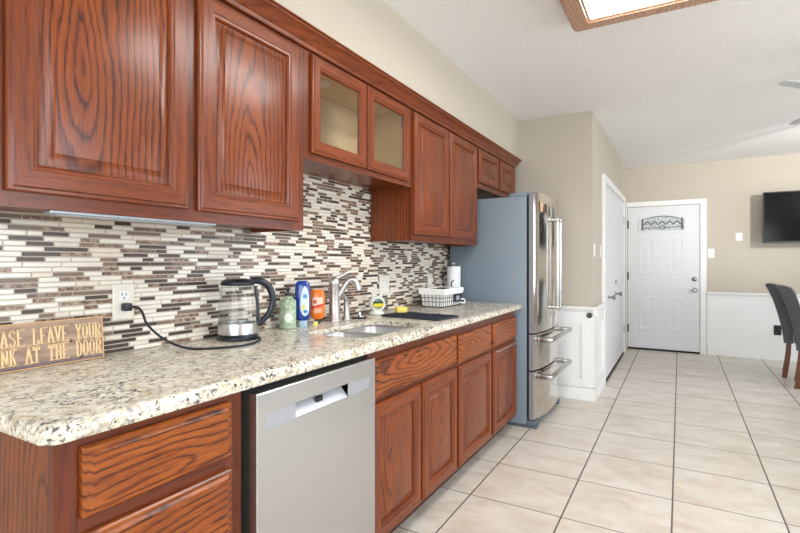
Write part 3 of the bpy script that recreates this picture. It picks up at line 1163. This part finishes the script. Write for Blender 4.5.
# wooden sign leaning on the backsplash
def letter_strokes():
    A = {}
    A['A'] = [[(.05, 0), (.5, 1), (.95, 0)], [(.25, .33), (.75, .33)]]
    A['D'] = [[(.15, 0), (.15, 1), (.6, 1), (.88, .75), (.88, .25), (.6, 0), (.15, 0)]]
    A['E'] = [[(.9, 0), (.15, 0), (.15, 1), (.9, 1)], [(.15, .5), (.7, .5)]]
    A['H'] = [[(.15, 0), (.15, 1)], [(.85, 0), (.85, 1)], [(.15, .5), (.85, .5)]]
    A['I'] = [[(.5, 0), (.5, 1)]]
    A['K'] = [[(.15, 0), (.15, 1)], [(.85, 1), (.18, .45)], [(.4, .62), (.9, 0)]]
    A['L'] = [[(.15, 1), (.15, 0), (.9, 0), (.9, .2)]]
    A['N'] = [[(.12, 0), (.12, 1), (.88, 0), (.88, 1)]]
    A['O'] = [[(.35, 0), (.65, 0), (.88, .25), (.88, .75), (.65, 1), (.35, 1), (.12, .75), (.12, .25), (.35, 0)]]
    A['P'] = [[(.15, 0), (.15, 1), (.65, 1), (.88, .85), (.88, .6), (.65, .45), (.15, .45)]]
    A['R'] = [[(.15, 0), (.15, 1), (.65, 1), (.88, .85), (.88, .62), (.65, .5), (.15, .5)], [(.55, .5), (.92, 0)]]
    A['S'] = [[(.12, .2), (.35, 0), (.65, 0), (.88, .2), (.88, .38), (.12, .66), (.12, .82), (.35, 1), (.65, 1), (.88, .82)]]
    A['T'] = [[(.5, 0), (.5, 1)], [(.06, .8), (.06, 1), (.94, 1), (.94, .8)]]
    A['U'] = [[(.12, 1), (.12, .22), (.35, 0), (.65, 0), (.88, .22), (.88, 1)]]
    A['V'] = [[(.05, 1), (.5, 0), (.95, 1)]]
    A['Y'] = [[(.05, 1), (.5, .45), (.95, 1)], [(.5, .45), (.5, 0)]]
    return A


def sign():
    yR, Wd, H, T = .860, .335, .128, .014
    r = thing('wooden_sign', 'weathered wooden sign with raised letters leaning on the backsplash', 'sign', (.055, yR - Wd / 2, CTZ), local=True)
    # local frame: x = outward, y = along the wall, z = up
    k = N('weathered_sign_wood')
    x, y, z = k.sep(k.coord())
    n = k.noise(k.comb(k.math('MULTIPLY', x, 30.0), k.math('MULTIPLY', y, 9.0), k.math('MULTIPLY', z, 60.0)), 1.0, 4, .65)
    base = k.ramp(n, [(.3, srgb(118, 97, 88)), (.5, srgb(160, 133, 113)), (.7, srgb(188, 163, 138))])
    low = k.math('SUBTRACT', 1.0, k.math('SMOOTH_MIN', 1.0, k.math('MULTIPLY', k.math('ADD', z, .064), 40.0), .1))
    low = k.math('MAXIMUM', k.math('MINIMUM', low, 1.0), 0.0)
    base = k.mix(low, base, srgb(84, 74, 92))
    k.set(Base_Color=base, Roughness=.6)
    G().box(-T / 2, T / 2, -Wd / 2, Wd / 2, 0, H, bev=.002).build('board', k.m, r)
    edge = plain('raw_wood_edge', srgb(206, 164, 112), .6, noise=.08)
    g = G()
    w = .0035
    g.box(T / 2 + .0001, T / 2 + .001, -Wd / 2, Wd / 2, 0, w).box(T / 2 + .0001, T / 2 + .001, -Wd / 2, Wd / 2, H - w, H)
    g.box(T / 2 + .0001, T / 2 + .001, Wd / 2 - w, Wd / 2, w, H - w).box(T / 2 + .0001, T / 2 + .001, -Wd / 2, -Wd / 2 + w, w, H - w)
    g.build('border', edge, r)
    A = letter_strokes()
    LP = plain('cream_letter_paint', srgb(232, 200, 150), .6)
    g = [G()]
    def seg(p, q, th):
        a, b = Vector((p[0], p[1])), Vector((q[0], q[1]))
        d = (b - a)
        if d.length < 1e-9:
            return
        d.normalize()
        nn = Vector((-d.y, d.x)) * th / 2
        a2, b2 = a - d * th * .35, b + d * th * .35
        P = [a2 + nn, a2 - nn, b2 - nn, b2 + nn]
        x0, x1 = T / 2 + .0002, T / 2 + .0016
        g[0].loops([[(x0, v.x, v.y) for v in P], [(x1, v.x, v.y) for v in P]], 0, True, True)
    lw, lh, adv, th = .0145, .044, .01855, .0048
    def line(text, zb):
        wtot = len(text) * adv
        y = Wd / 2 - .009 - wtot + (adv - lw)
        for ch in text:
            if ch != ' ':
                for st in A[ch]:
                    pts = [(y + q[0] * lw, zb + q[1] * lh) for q in st]
                    for a, b in zip(pts[:-1], pts[1:]):
                        vert = abs(b[0] - a[0]) < .3 * abs(b[1] - a[1])
                        seg(a, b, th if vert else th * .62)
                    for e in (st[0], st[-1]):
                        if ch in 'AEHIKLNPRTVYUF' and e[1] in (0, 1):
                            yy, zz = y + e[0] * lw, zb + e[1] * lh
                            seg((yy - .0040, zz), (yy + .0040, zz), .0034)
            y += adv
        gg = g[0]
        gg.build('lettering', LP, r, smooth=0)
        g[0] = G()
    line('PLEASE LEAVE YOUR', .066)
    line('DRINK AT THE DOOR', .016)
    rust = plain('rusty_nail', srgb(110, 62, 36), .6)
    for yy, zz in ((.074, .064), (.100, .012)):
        G().lathe([(.0045, 0), (.004, .002), (.001, .003)], yy, zz, 10, ax='x', base=T / 2 + .0012).build('nail', rust, r)
    r.rotation_euler = (0, math.radians(-5), 0)
    r.location.x = .026
    r.location.z = CTZ + .0008


sign()


def soap_pump():
    cx, cy, z = .066, 1.645, CTZ
    r = thing('soap_dispenser', 'sage green patterned pump soap bottle beside the blue bottle', 'bottle', (cx, cy, z))
    k = N('sage_leaf_print')
    n = k.noise(k.coord(), 90, 3, .6, 1.2)
    k.set(Base_Color=k.ramp(n, [(.4, srgb(126, 152, 120)), (.55, srgb(174, 194, 164)), (.65, srgb(214, 222, 204))]), Roughness=.3)
    G().lathe([(.033, 0), (.0365, .004), (.0365, .118), (.0345, .128), (.020, .136), (.0155, .140), (.0155, .146)], cx, cy, 28, base=z).build('body', k.m, r)
    # round white label facing the room
    d = Vector((.72, -.69, 0)).normalized()
    lab = G()
    rings = []
    for rr in (.0005, .010, .0165, .0185):
        ring = []
        for j in range(20):
            a = 2 * PI * j / 20
            s, t = rr * math.cos(a), .052 + rr * 1.15 * math.sin(a)
            th = math.atan2(d.y, d.x) + s / .0365
            ring.append((cx + .0371 * math.cos(th), cy + .0371 * math.sin(th), z + t))
        rings.append(ring)
    lab.loops(rings, 0, True, False)
    lab.build('sticker', plain('label_white', srgb(232, 236, 226), .4), r)
    p = G().lathe([(.0165, .1465), (.0165, .158), (.006, .160), (.006, .172), (.011, .174), (.011, .183), (.004, .185)], cx, cy, 16, base=z)
    p.tube([(cx, cy, z + .179), (cx + .020, cy - .020, z + .180), (cx + .028, cy - .028, z + .174)], .005, 8)
    p.build('pump', BLACK, r)


soap_pump()


def oval(cx, cy, a, b, rot, n=28):
    P = []
    for j in range(n):
        t = 2 * PI * j / n
        c, s = math.cos(t), math.sin(t)
        # super-ellipse for a flattened bottle
        x = a * math.copysign(abs(c) ** .7, c)
        y = b * math.copysign(abs(s) ** .7, s)
        P.append((cx + x * math.cos(rot) - y * math.sin(rot), cy + x * math.sin(rot) + y * math.cos(rot)))
    return P


def flat_bottle(r, name, cx, cy, z, prof, rot, mat):
    g = G()
    g.loops([[(x, y, z + h) for x, y in oval(cx, cy, a, b, rot)] for a, b, h in prof], 0, True, True)
    return g.build(name, mat, r, smooth=50)


def face_patch(r, name, cx, cy, z, rot, ab, lift, outline, mat, label=None):
    """thin label wrapped on the broad face of a flat bottle; outline in (across, up)"""
    a, b = ab
    c, s = math.cos(rot), math.sin(rot)
    def P(u, v, off):
        q = max(0.0, 1 - (abs(u) / a) ** (2 / .7)) ** .35
        d = b * q + off
        return (cx + u * c + d * s, cy + u * s - d * c, z + v)
    v0, v1 = min(v for u, v in outline), max(v for u, v in outline)
    rows, n, m = [], 14, 8
    for k in range(n + 1):
        v = v0 + (v1 - v0) * (.01 + .98 * k / n)
        xs = []
        for (ua, va), (ub, vb) in zip(outline, outline[1:] + outline[:1]):
            if (va - v) * (vb - v) < 0:
                xs.append(ua + (ub - ua) * (v - va) / (vb - va))
        if len(xs) >= 2:
            rows.append((v, min(xs), max(xs)))
    g = G()
    V = [[g.bm.verts.new(P(ul + (ur - ul) * j / m, v, lift)) for j in range(m + 1)] for v, ul, ur in rows]
    for A, B in zip(V[:-1], V[1:]):
        for j in range(m):
            g.bm.faces.new((A[j], A[j + 1], B[j + 1], B[j]))
    return g.build(name, mat, r, label=label)


ROT = math.radians(40)     # broad faces turned towards the room


def blue_bottle():
    cx, cy, z = .070, 1.738, CTZ
    AB = (.0372, .0243)
    r = thing('dish_soap_bottle', 'tall dark blue dish soap bottle with a white drop label', 'bottle', (cx, cy, z))
    pal = plain('pale_blue_cap', srgb(176, 204, 226), .3)
    flat_bottle(r, 'cap', cx, cy, z, [(.020, .015, 0), (.022, .017, .004), (.022, .017, .026), (.018, .014, .028)], ROT, pal)
    blue = plain('blue_plastic', srgb(16, 62, 150), .22, coat=.4)
    flat_bottle(r, 'body', cx, cy, z, [(.022, .016, .0285), (.032, .021, .042), (.037, .024, .09), (.036, .024, .14), (.034, .023, .185), (.031, .021, .203), (.020, .014, .210)], ROT, blue)
    pts = []
    for k in range(20):
        t = 2 * PI * k / 20
        pts.append((.012 + .021 * math.sin(t) * (1 - .25 * math.cos(t)), .118 - .070 * -math.cos(t)))
    pts = [(min(u, .030), v) for u, v in pts]
    face_patch(r, 'front_label', cx, cy, z, ROT, AB, .0006, pts, plain('drop_label_white', srgb(214, 230, 240), .3), 'white drop-shaped label')
    def blob(u, v, a, b):
        return [(u + a * math.cos(2 * PI * k / 14), v + b * math.sin(2 * PI * k / 14)) for k in range(14)]
    o = face_patch(r, 'printed_patch', cx, cy, z, ROT, AB, .0011, blob(.012, .140, .011, .011), plain('print_light_blue', srgb(96, 160, 220), .3), 'light blue print')
    face_patch(r, 'printed_patch', cx, cy, z, ROT, AB, .0011, blob(.004, .088, .008, .016), plain('print_yellow', srgb(230, 214, 110), .3), 'yellow print')
    face_patch(r, 'printed_patch', cx, cy, z, ROT, AB, .0012, blob(.014, .070, .010, .008), plain('print_blue', srgb(60, 130, 210), .3), 'blue print')


blue_bottle()


def orange_bottle():
    cx, cy, z = .060, 1.858, CTZ
    AB = (.0362, .0233)
    r = thing('soap_squeeze_bottle', 'orange squeeze bottle standing on its black cap beside the blue bottle', 'bottle', (cx, cy, z))
    flat_bottle(r, 'cap', cx, cy, z, [(.012, .011, 0), (.014, .012, .003), (.014, .012, .018), (.012, .011, .020)], ROT, BLACK)
    org = plain('orange_plastic', srgb(240, 122, 28), .28, coat=.3)
    flat_bottle(r, 'body', cx, cy, z, [(.018, .013, .0205), (.032, .020, .030), (.036, .023, .06), (.036, .023, .12), (.034, .021, .148), (.028, .017, .160), (.018, .012, .163)], ROT, org)
    def box(u0, u1, v0, v1, sl=0):
        return [(u0, v0), (u1, v0 + sl), (u1, v1 + sl), (u0, v1)]
    face_patch(r, 'front_label', cx, cy, z, ROT, AB, .0006, box(-.024, .024, .085, .128), plain('label_cream', srgb(244, 214, 190), .35), 'cream label')
    face_patch(r, 'label_band', cx, cy, z, ROT, AB, .0011, box(-.030, .030, .074, .084, .014), plain('label_red', srgb(206, 52, 36), .35), 'red slanted band')
    face_patch(r, 'lower_label', cx, cy, z, ROT, AB, .0006, box(-.018, .020, .050, .070, .004), plain('label_pale', srgb(240, 178, 150), .35), 'pale lower label')
    ring = [(-.012 + .009 * math.cos(2 * PI * k / 14), .106 + .010 * math.sin(2 * PI * k / 14)) for k in range(14)]
    face_patch(r, 'label_emblem', cx, cy, z, ROT, AB, .0011, ring, plain('emblem_red', srgb(214, 84, 70), .35), 'red round emblem')


orange_bottle()
g = G().box(.105, .118, 1.770, 1.792, CTZ, CTZ + .020, bev=.003)
o = g.build('plastic_tag', plain('yellow_plastic', srgb(232, 222, 120), .4), None)
root_tag(o, 'small yellow block on the counter in front of the blue bottle', 'tag')


def faucet():
    cx, cy, z = .088, 1.955, CTZ
    r = thing('faucet', 'brushed nickel kitchen faucet with a curved spout behind the sink', 'faucet', (cx, cy, z))
    G().lathe([(.032, 0), (.033, .004), (.031, .012), (.0275, .018), (.0255, .10), (.0255, .180), (.0275, .186), (.0275, .205), (.022, .216), (.011, .222), (.003, .223)], cx, cy, 24, base=z).build('body', NICKEL, r)
    v = lambda dx, dy, dz: (cx + dx, cy + dy, z + dz)
    G().tube([v(.006, .008, .112), v(.018, .020, .132), v(.040, .036, .180), v(.058, .050, .206), v(.076, .060, .208), v(.092, .066, .186), v(.100, .068, .156)], [.016, .016, .0155, .015, .015, .0155, .0165], 12, sub=5).build('spout', NICKEL, r)
    G().tube([v(0, 0, .216), v(.016, .026, .226), v(.036, .056, .244), v(.044, .070, .247)], [.011, .009, .008, .007], 10, sub=4).build('lever', NICKEL, r)


faucet()


def sprayer():
    cx, cy, z = .100, 2.042, CTZ
    r = thing('side_sprayer', 'short nickel side spout with a bent neck, right of the faucet', 'sprayer', (cx, cy, z))
    G().lathe([(.021, 0), (.022, .004), (.019, .012), (.0155, .018), (.0145, .05), (.0155, .085), (.0165, .095), (.010, .102), (.003, .103)], cx, cy, 20, base=z).build('stem', NICKEL, r)
    v = lambda dx, dy, dz: (cx + dx, cy + dy, z + dz)
    G().tube([v(0, 0, .095), v(-.002, -.012, .116), v(-.004, -.028, .128), v(-.006, -.042, .124)], [.009, .008, .008, .009], 10, sub=4).build('neck', NICKEL, r)


sprayer()

r = thing('sink_strainer', 'round black and steel sink strainer lying on the counter by the faucet', 'strainer', (.112, 2.142, CTZ))
G().lathe([(.040, 0), (.041, .004), (.036, .007), (.030, .007)], .112, 2.142, 24, base=CTZ).build('rim', BLACK, r)
G().lathe([(.030, .0075), (.026, .013), (.012, .014), (.009, .020), (.009, .030), (.004, .032)], .112, 2.142, 20, base=CTZ).build('knob', CHROME, r)


def sponge_holder():
    cx, cy, z = .092, 2.345, CTZ
    r = thing('sponge_holder', 'white ceramic frog-shaped scrubber holder on the counter by the wall', 'holder', (cx, cy, z))
    cer = plain('white_ceramic', srgb(226, 230, 222), .15, coat=.4)
    # a ring-shaped open mouth standing upright on a base, feet in front
    dv = Vector((.75, -.66, 0)).normalized()
    s = Vector((-dv.y, dv.x, 0))
    c = Vector((cx, cy, z + .060))
    g = G()
    L = []
    n, m = 24, 10
    for i in range(n):
        a = 2 * PI * i / n
        u = s * math.cos(a) + Vector((0, 0, 1)) * math.sin(a)
        ring = []
        for j in range(m):
            b = 2 * PI * j / m
            ring.append(c + u * (.036 + .012 * math.cos(b)) + dv * (.026 * math.sin(b)))
        L.append(ring)
    g.loops(L, close_ring=True)
    g.lathe([(.040, 0), (.044, .004), (.040, .016), (.026, .024)], cx, cy, 20, base=z)
    g.build('body', cer, r)
    back = c - dv * .006
    g = G().loops([[back + (s * math.cos(2 * PI * i / 16) + Vector((0, 0, 1)) * math.sin(2 * PI * i / 16)) * .031 - dv * t for i in range(16)] for t in (.012, .0)], 0, True, True)
    g.build('back_wall', cer, r)
    g = G()
    for q in (-1, 1):
        p = c + s * (.022 * q) + Vector((0, 0, .046))
        g.lathe([(.002, -.011), (.008, -.008), (.011, 0), (.008, .008), (.002, .011)], p.x, p.y, 12, base=p.z)
    g.build('eye', cer, r)
    def pad(name, label, cat, mat, z0, z1, hw):
        c0 = c + dv * .012
        g = G()
        Ls = []
        for t in (-hw, -hw * .8, hw * .8, hw):
            e = .8 if abs(t) == hw else 1
            zc, hh = (z0 + z1) / 2, (z1 - z0) / 2 * e
            Ls.append([c0 + s * t + dv * dd + Vector((0, 0, zc + hz * hh)) for dd, hz in ((-.016, -1), (.024, -1), (.026, 0), (.024, 1), (-.016, 1))])
        g.loops(Ls, 0, True, True)
        root_tag(g.build(name, mat, None), label, cat)
    pad('dish_sponge', 'yellow sponge in the mouth of the white ceramic holder', 'sponge', plain('yellow_sponge', srgb(214, 196, 60), .8, noise=.12, scale=200), -.014, .004, .030)
    pad('scouring_pad', 'dark green scouring pad on the yellow sponge in the ceramic holder', 'sponge', plain('green_scourer', srgb(40, 88, 52), .9, noise=.15, scale=200), .0045, .014, .026)


sponge_holder()


def mat_and_sponge():
    # ribbed drying mat, lying a little askew
    z = CTZ
    r = thing('drying_mat', 'dark blue-grey ribbed drying mat on the counter beside the sink', 'mat', (.362, 2.352, z), local=True)
    hx, hy = .185, .108
    G().box(-hx, hx, -hy, hy, 0, .006, bev=.002).build('sheet', RUBBER, r)
    n = 22
    g = G()
    for k in range(n):
        yy = -hy + .010 + (2 * hy - .02) * k / (n - 1)
        g.tube([(-hx + .006, yy, .008), (hx - .006, yy, .008)], .0036, 6)
    g.build('ribs', RUBBER, r)
    r.rotation_euler = (0, 0, math.radians(-7))
    cx, cy = .215, 2.405
    zz = z + .0122
    L = []
    a = math.radians(50)
    for h, e in [(0, .9), (.004, 1), (.026, 1), (.031, .88)]:
        P = []
        for j in range(24):
            t = 2 * PI * j / 24
            u = (.034 * e) * math.copysign(abs(math.cos(t)) ** .45, math.cos(t))
            v = .026 * e * math.copysign(abs(math.sin(t)) ** .45, math.sin(t))
            P.append((cx + u * math.cos(a) - v * math.sin(a), cy + u * math.sin(a) + v * math.cos(a), zz + h))
        L.append(P)
    o = G().loops(L, 0, True, True).build('kitchen_sponge', plain('pale_yellow_sponge', srgb(236, 212, 104), .8, noise=.1, scale=160), None)
    root_tag(o, 'pale yellow sponge lying at the back of the drying mat', 'sponge')
    g = G().lathe([(.030, 0), (.055, .003), (.068, .012), (.070, .014), (.066, .014), (.053, .006), (.028, .004), (.001, .004)], (.40), 2.39, 28, base=zz)  # clear disc added to give a whitish glint on the mat
    o = g.build('glint_disc', GLASS, None)
    root_tag(o, 'clear disc added for a whitish glint on the drying mat', 'glint')


mat_and_sponge()


def basket():
    x0, x1, y0, y1, z = .100, .255, 2.890, 3.170, CTZ
    r = thing('wire_basket', 'white cloth-lined black wire basket at the far end of the counter', 'basket', (.175, 3.03, z))
    H, fl = .112, .009
    def lp(ins, h, inner=0):
        e = fl * h / H
        a0, a1, b0, b1 = x0 - e + ins, x1 + e - ins, y0 - e + ins, y1 + e - ins
        return [(a0, b0, z + h), (a1, b0, z + h), (a1, b1, z + h), (a0, b1, z + h)]
    g = G().loops([lp(.004, .006), lp(.004, H), lp(.010, H), lp(.010, .012)], 0, True, True)
    cloth = plain('white_cotton_liner', srgb(244, 244, 242), .85, noise=.03, scale=120)
    g.build('liner', cloth, r, smooth=0)
    # folded-over cloth cuff
    g = G().loops([lp(-.004, H - .028), lp(-.008, H - .028), lp(-.010, H + .004), lp(-.004, H + .010), lp(.008, H + .008), lp(.010, H - .01)], 0, False, False)
    g.build('cuff', cloth, r, smooth=0)
    g = G()
    wr = .0018
    for h in (.004, .036, .062):
        P = lp(-.001, h)
        for a, b in zip(P, P[1:] + P[:1]):
            g.tube([a, b], wr, 6)
    def lerp(a, b, t):
        return Vector(a) * (1 - t) + Vector(b) * t
    b0, b1 = lp(-.001, .004), lp(-.001, H - .026)
    for e in range(4):
        n = 9 if e % 2 else 6
        for k in range(n + 1):
            g.tube([lerp(b0[e], b0[(e + 1) % 4], k / n), lerp(b1[e], b1[(e + 1) % 4], k / n)], wr, 6)
    g.build('wire_frame', BLACK, r)
    # dark tag with a pale centre on the aisle side
    xs = x1 + .010
    G().box(xs, xs + .004, 3.04, 3.145, z + .026, z + .080, bev=.001).build('tag', BLACK, r)
    G().box(xs + .0041, xs + .005, 3.065, 3.12, z + .038, z + .068).build('tag_plate', plain('grey_tag_plate', srgb(150, 156, 164), .5), r)
    g = G().tube([(x1 + .006, 3.155, z + .02), (x1 + .03, 3.175, z + .012), (x1 + .024, 3.19, z + .036), (x1 + .006, 3.165, z + .04)], .004, 6, sub=4)
    g.build('tie', cloth, r)
    # a dark thing lying inside
    o = G().box(.12, .19, 2.93, 3.03, z + .0125, z + H + .006, bev=.008, seg=2).build('dark_box', DARK, None)
    root_tag(o, 'dark box inside the white cloth-lined basket, nearest the switch plate', 'box', 'dark boxes in the basket')
    o = G().box(.12, .19, 3.06, 3.14, z + .0125, z + H + .008, bev=.008, seg=2).build('dark_box', DARK, None)
    root_tag(o, 'dark box inside the white cloth-lined basket, nearest the paper towels', 'box', 'dark boxes in the basket')


basket()


def towels():
    cx, cy, z = .105, 3.405, CTZ
    r = thing('paper_towel_holder', 'paper towel stand with a looped top in the corner by the refrigerator', 'holder', (cx, cy, z))
    G().lathe([(.064, 0), (.066, .003), (.064, .010), (.010, .011)], cx, cy, 28, base=z).build('base', BLACK, r)
    g = G().tube([(cx, cy, z + .01), (cx, cy, z + .272)], .006, 10)
    P = [(cx, cy + .016 * math.sin(2 * PI * k / 16), z + .287 - .016 * math.cos(2 * PI * k / 16)) for k in range(17)]
    g.tube(P, .0035, 8)
    g.build('pole', CHROME, r)
    q = Vector((cx + .008, cy - .062, z))
    g = G().tube([q + Vector((0, 0, .009)), q + Vector((0, 0, .13)), q + Vector((.004, .01, .155)), q + Vector((.012, .02, .16))], .004, 8, sub=4)
    g.build('side_arm', BLACK, r)
    k = N('paper_towel')
    n = k.noise(k.coord(), 130, 2)
    k.set(Base_Color=k.mix(n, srgb(232, 234, 236), srgb(244, 246, 248)), Roughness=.9)
    k.bump(n, .3, .002)
    o = G().lathe([(.048, 0), (.050, .002), (.050, .252), (.048, .254), (.021, .254), (.019, .252), (.019, .002), (.021, 0)], cx, cy, 36, base=z + .0115, cap0=False, cap1=False).build('paper_towel_roll', k.m, None)
    root_tag(o, 'white paper towel roll on its stand behind the wire basket', 'paper towel')


towels()

# ------------------------------------------------------------------ on the walls
o = G().lathe([(.024, 0), (.024, -.006), (.018, -.012), (.006, -.014)], .915, .738, 20, ax='y', base=YP - .0245)
o = o.build('wall_bumper', plain('dark_grey_knob', srgb(70, 74, 78), .4), None)
root_tag(o, 'small round dark bumper on the white wainscot corner beside the refrigerator', 'bumper')
outlet('wall_switch', 'white switch plate on the beige wall above the wainscot corner', 'x', XP, 4.56, 1.30, .07, .115, 'switch', WHITE_PL)
outlet('wall_switch', 'white switch plate on the side wall just left of the closet doors', 'x', XP, 4.93, 1.30, .07, .115, 'switch', WHITE_PL)
outlet('wall_switch', 'white switch plate right of the white front door frame', 'y', YF, 1.937, 1.31, .075, .12, 'switch', WHITE_PL, -1)
outlet('wall_thermostat', 'white thermostat plate on the beige wall left of the television', 'y', YF, 2.236, 1.515, .075, .10, 'switch', WHITE_PL, -1)
outlet('wall_outlet', 'black outlet low on the white wainscot behind the chairs', 'y', YF - .012, 2.622, .365, .075, .12, 'duplex', BLACK, -1)

# television
def tv():
    r = thing('television', 'black flat television mounted on the far beige wall', 'television', (2.97, YF, 1.43))
    y = 7.25
    G().box(2.455, 3.50, y, y + .045, 1.427, 2.034, bev=.004).build('case', BLACK, r)
    k = N('tv_screen')
    n = k.noise(k.coord(), 3, 2)
    k.set(Base_Color=k.mix(n, srgb(9, 9, 11), srgb(14, 15, 17)), Roughness=.12, Specular_IOR_Level=.2)
    G().box(2.467, 3.488, y - .002, y - .0002, 1.445, 2.022).build('screen', k.m, r)
    g = G().box(2.90, 3.06, YF - .02, YF - .0005, 1.62, 1.86).box(2.95, 3.01, y + .0455, YF - .0205, 1.71, 1.77)
    g.build('mount', DARK, r)


tv()

# chairs at the right edge
def make_chair(label, loc, rz):
    r = thing('dining_chair', label, 'chair', loc, 'dark leather dining chairs', local=True)
    w = .44
    hw = w / 2
    # back profile (x forward, z up), local: chair faces +x, rear leg foot at x=0
    rear = [(-.01, .36), (-.018, .44), (-.038, .56), (-.066, .68), (-.100, .80), (-.138, .90), (-.168, .955)]
    frontp = [(-.150, .968), (-.100, .962), (-.045, .940), (-.020, .90), (.012, .80), (.040, .68), (.058, .56), (.066, .46), (.072, .36)]
    pts = rear + frontp
    def loop(yy, sc):
        cx = sum(p[0] for p in pts) / len(pts)
        return [(cx + (p[0] - cx) * sc if False else p[0] + (.006 if sc < 1 and k < len(rear) else (-.006 if sc < 1 else 0)), yy, p[1] - (.006 if sc < 1 and p[1] > .94 else 0)) for k, p in enumerate(pts)]
    g = G().loops([loop(-hw, .9), loop(-hw + .008, 1), loop(hw - .008, 1), loop(hw, .9)], 0, True, True)
    g.build('backrest', LEATHER, r, smooth=50)
    G().box(.074, .50, -hw, hw, .36, .475, bev=.02, seg=3).build('seat', LEATHER, r)
    for s in (-1, 1):
        y = s * (hw - .024)
        g = G().loops([[(x - .022, y - .020, z), (x + .022, y - .020, z), (x + .022, y + .020, z), (x - .022, y + .020, z)] for x, z in [(-.006, 0), (.012, .12), (.026, .25), (.030, .3595)]], 0, True, True)
        g.build('leg', LEGWOOD, r)
        g = G().loops([[(x - q, y - q, z), (x + q, y - q, z), (x + q, y + q, z), (x - q, y + q, z)] for x, z, q in [(.462, 0, .016), (.462, .3595, .022)]], 0, True, True)
        g.build('leg', LEGWOOD, r)
    r.rotation_euler = (0, 0, rz)
    return r


make_chair('dark leather dining chair with wooden legs, nearer to the camera', (2.585, 6.06, 0), math.radians(-9))
make_chair('dark leather dining chair behind the nearer one, closer to the television wall', (2.565, 6.57, 0), math.radians(-9))

# ceiling fan (two blade tips show at the right edge)
def fan():
    hx, hy, z = 2.555, 4.11, 2.25
    r = thing('ceiling_fan', 'pale grey ceiling fan with blade tips showing at the right edge', 'fan', (hx, hy, z))
    G().lathe([(.06, .249), (.06, .20), (.014, .18), (.014, .08), (.08, .07), (.10, .02), (.08, -.03), (.02, -.04)], hx, hy, 24, base=z).build('motor', NICKEL, r)
    bl = plain('pale_grey_blade', srgb(188, 188, 188), .5)
    for k in range(3):
        a = math.radians(228.6 - 120 * k)
        u = Vector((math.cos(a), math.sin(a), 0))
        v = Vector((-u.y, u.x, 0)) + Vector((0, 0, .08))
        c = Vector((hx, hy, z))
        P = [c + u * .13 + v * .025, c + u * .62 + v * .032, c + u * .672 + v * .022, c + u * .672 - v * .022, c + u * .62 - v * .032, c + u * .13 - v * .025]
        b = G().loops([P, [p + Vector((0, 0, .008)) for p in P]], 0, True, True).build('blade', bl, r)
        G().tube([c + u * .06 + Vector((0, 0, .012)), c + u * .58 + Vector((0, 0, .016))], .008, 8).build('blade_arm', NICKEL, b)


fan()


def added_light():
    hx, hy, z = 3.60, 4.90, 2.24  # unseen lamp, added to light the far wall and television
    r = thing('added_bar_light', 'unseen bar light added on the dining side for the far wall', 'light', (hx, hy, z))
    G().lathe([(.06, .258), (.055, .24), (.010, .23), (.010, .012)], hx, hy, 20, base=z).build('stem', NICKEL, r)
    u = Vector((math.cos(math.radians(135.5)), math.sin(math.radians(135.5)), 0))
    c = Vector((hx, hy, z))
    G().tube([c - u * .5, c + u * 1.15], .016, 8).build('bar', plain('pewter', srgb(120, 120, 122), .35, .6), r)  # bar laid to cast one diagonal shade band on the ceiling
    d = bpy.data.lights.new('added_spot', 'SPOT')  # added spot, aimed only at the far wall
    d.energy = 150
    d.color = (1, .98, .95)
    d.shadow_soft_size = .03
    d.spot_size = math.radians(64)
    d.spot_blend = .9
    o = bpy.data.objects.new('added_spot', d)
    COL.objects.link(o)
    o.location = (hx, hy, 2.10)
    o.rotation_euler = (Vector((2.35, 7.4, 2.22)) - Vector(o.location)).to_track_quat('-Z', 'Y').to_euler()


added_light()
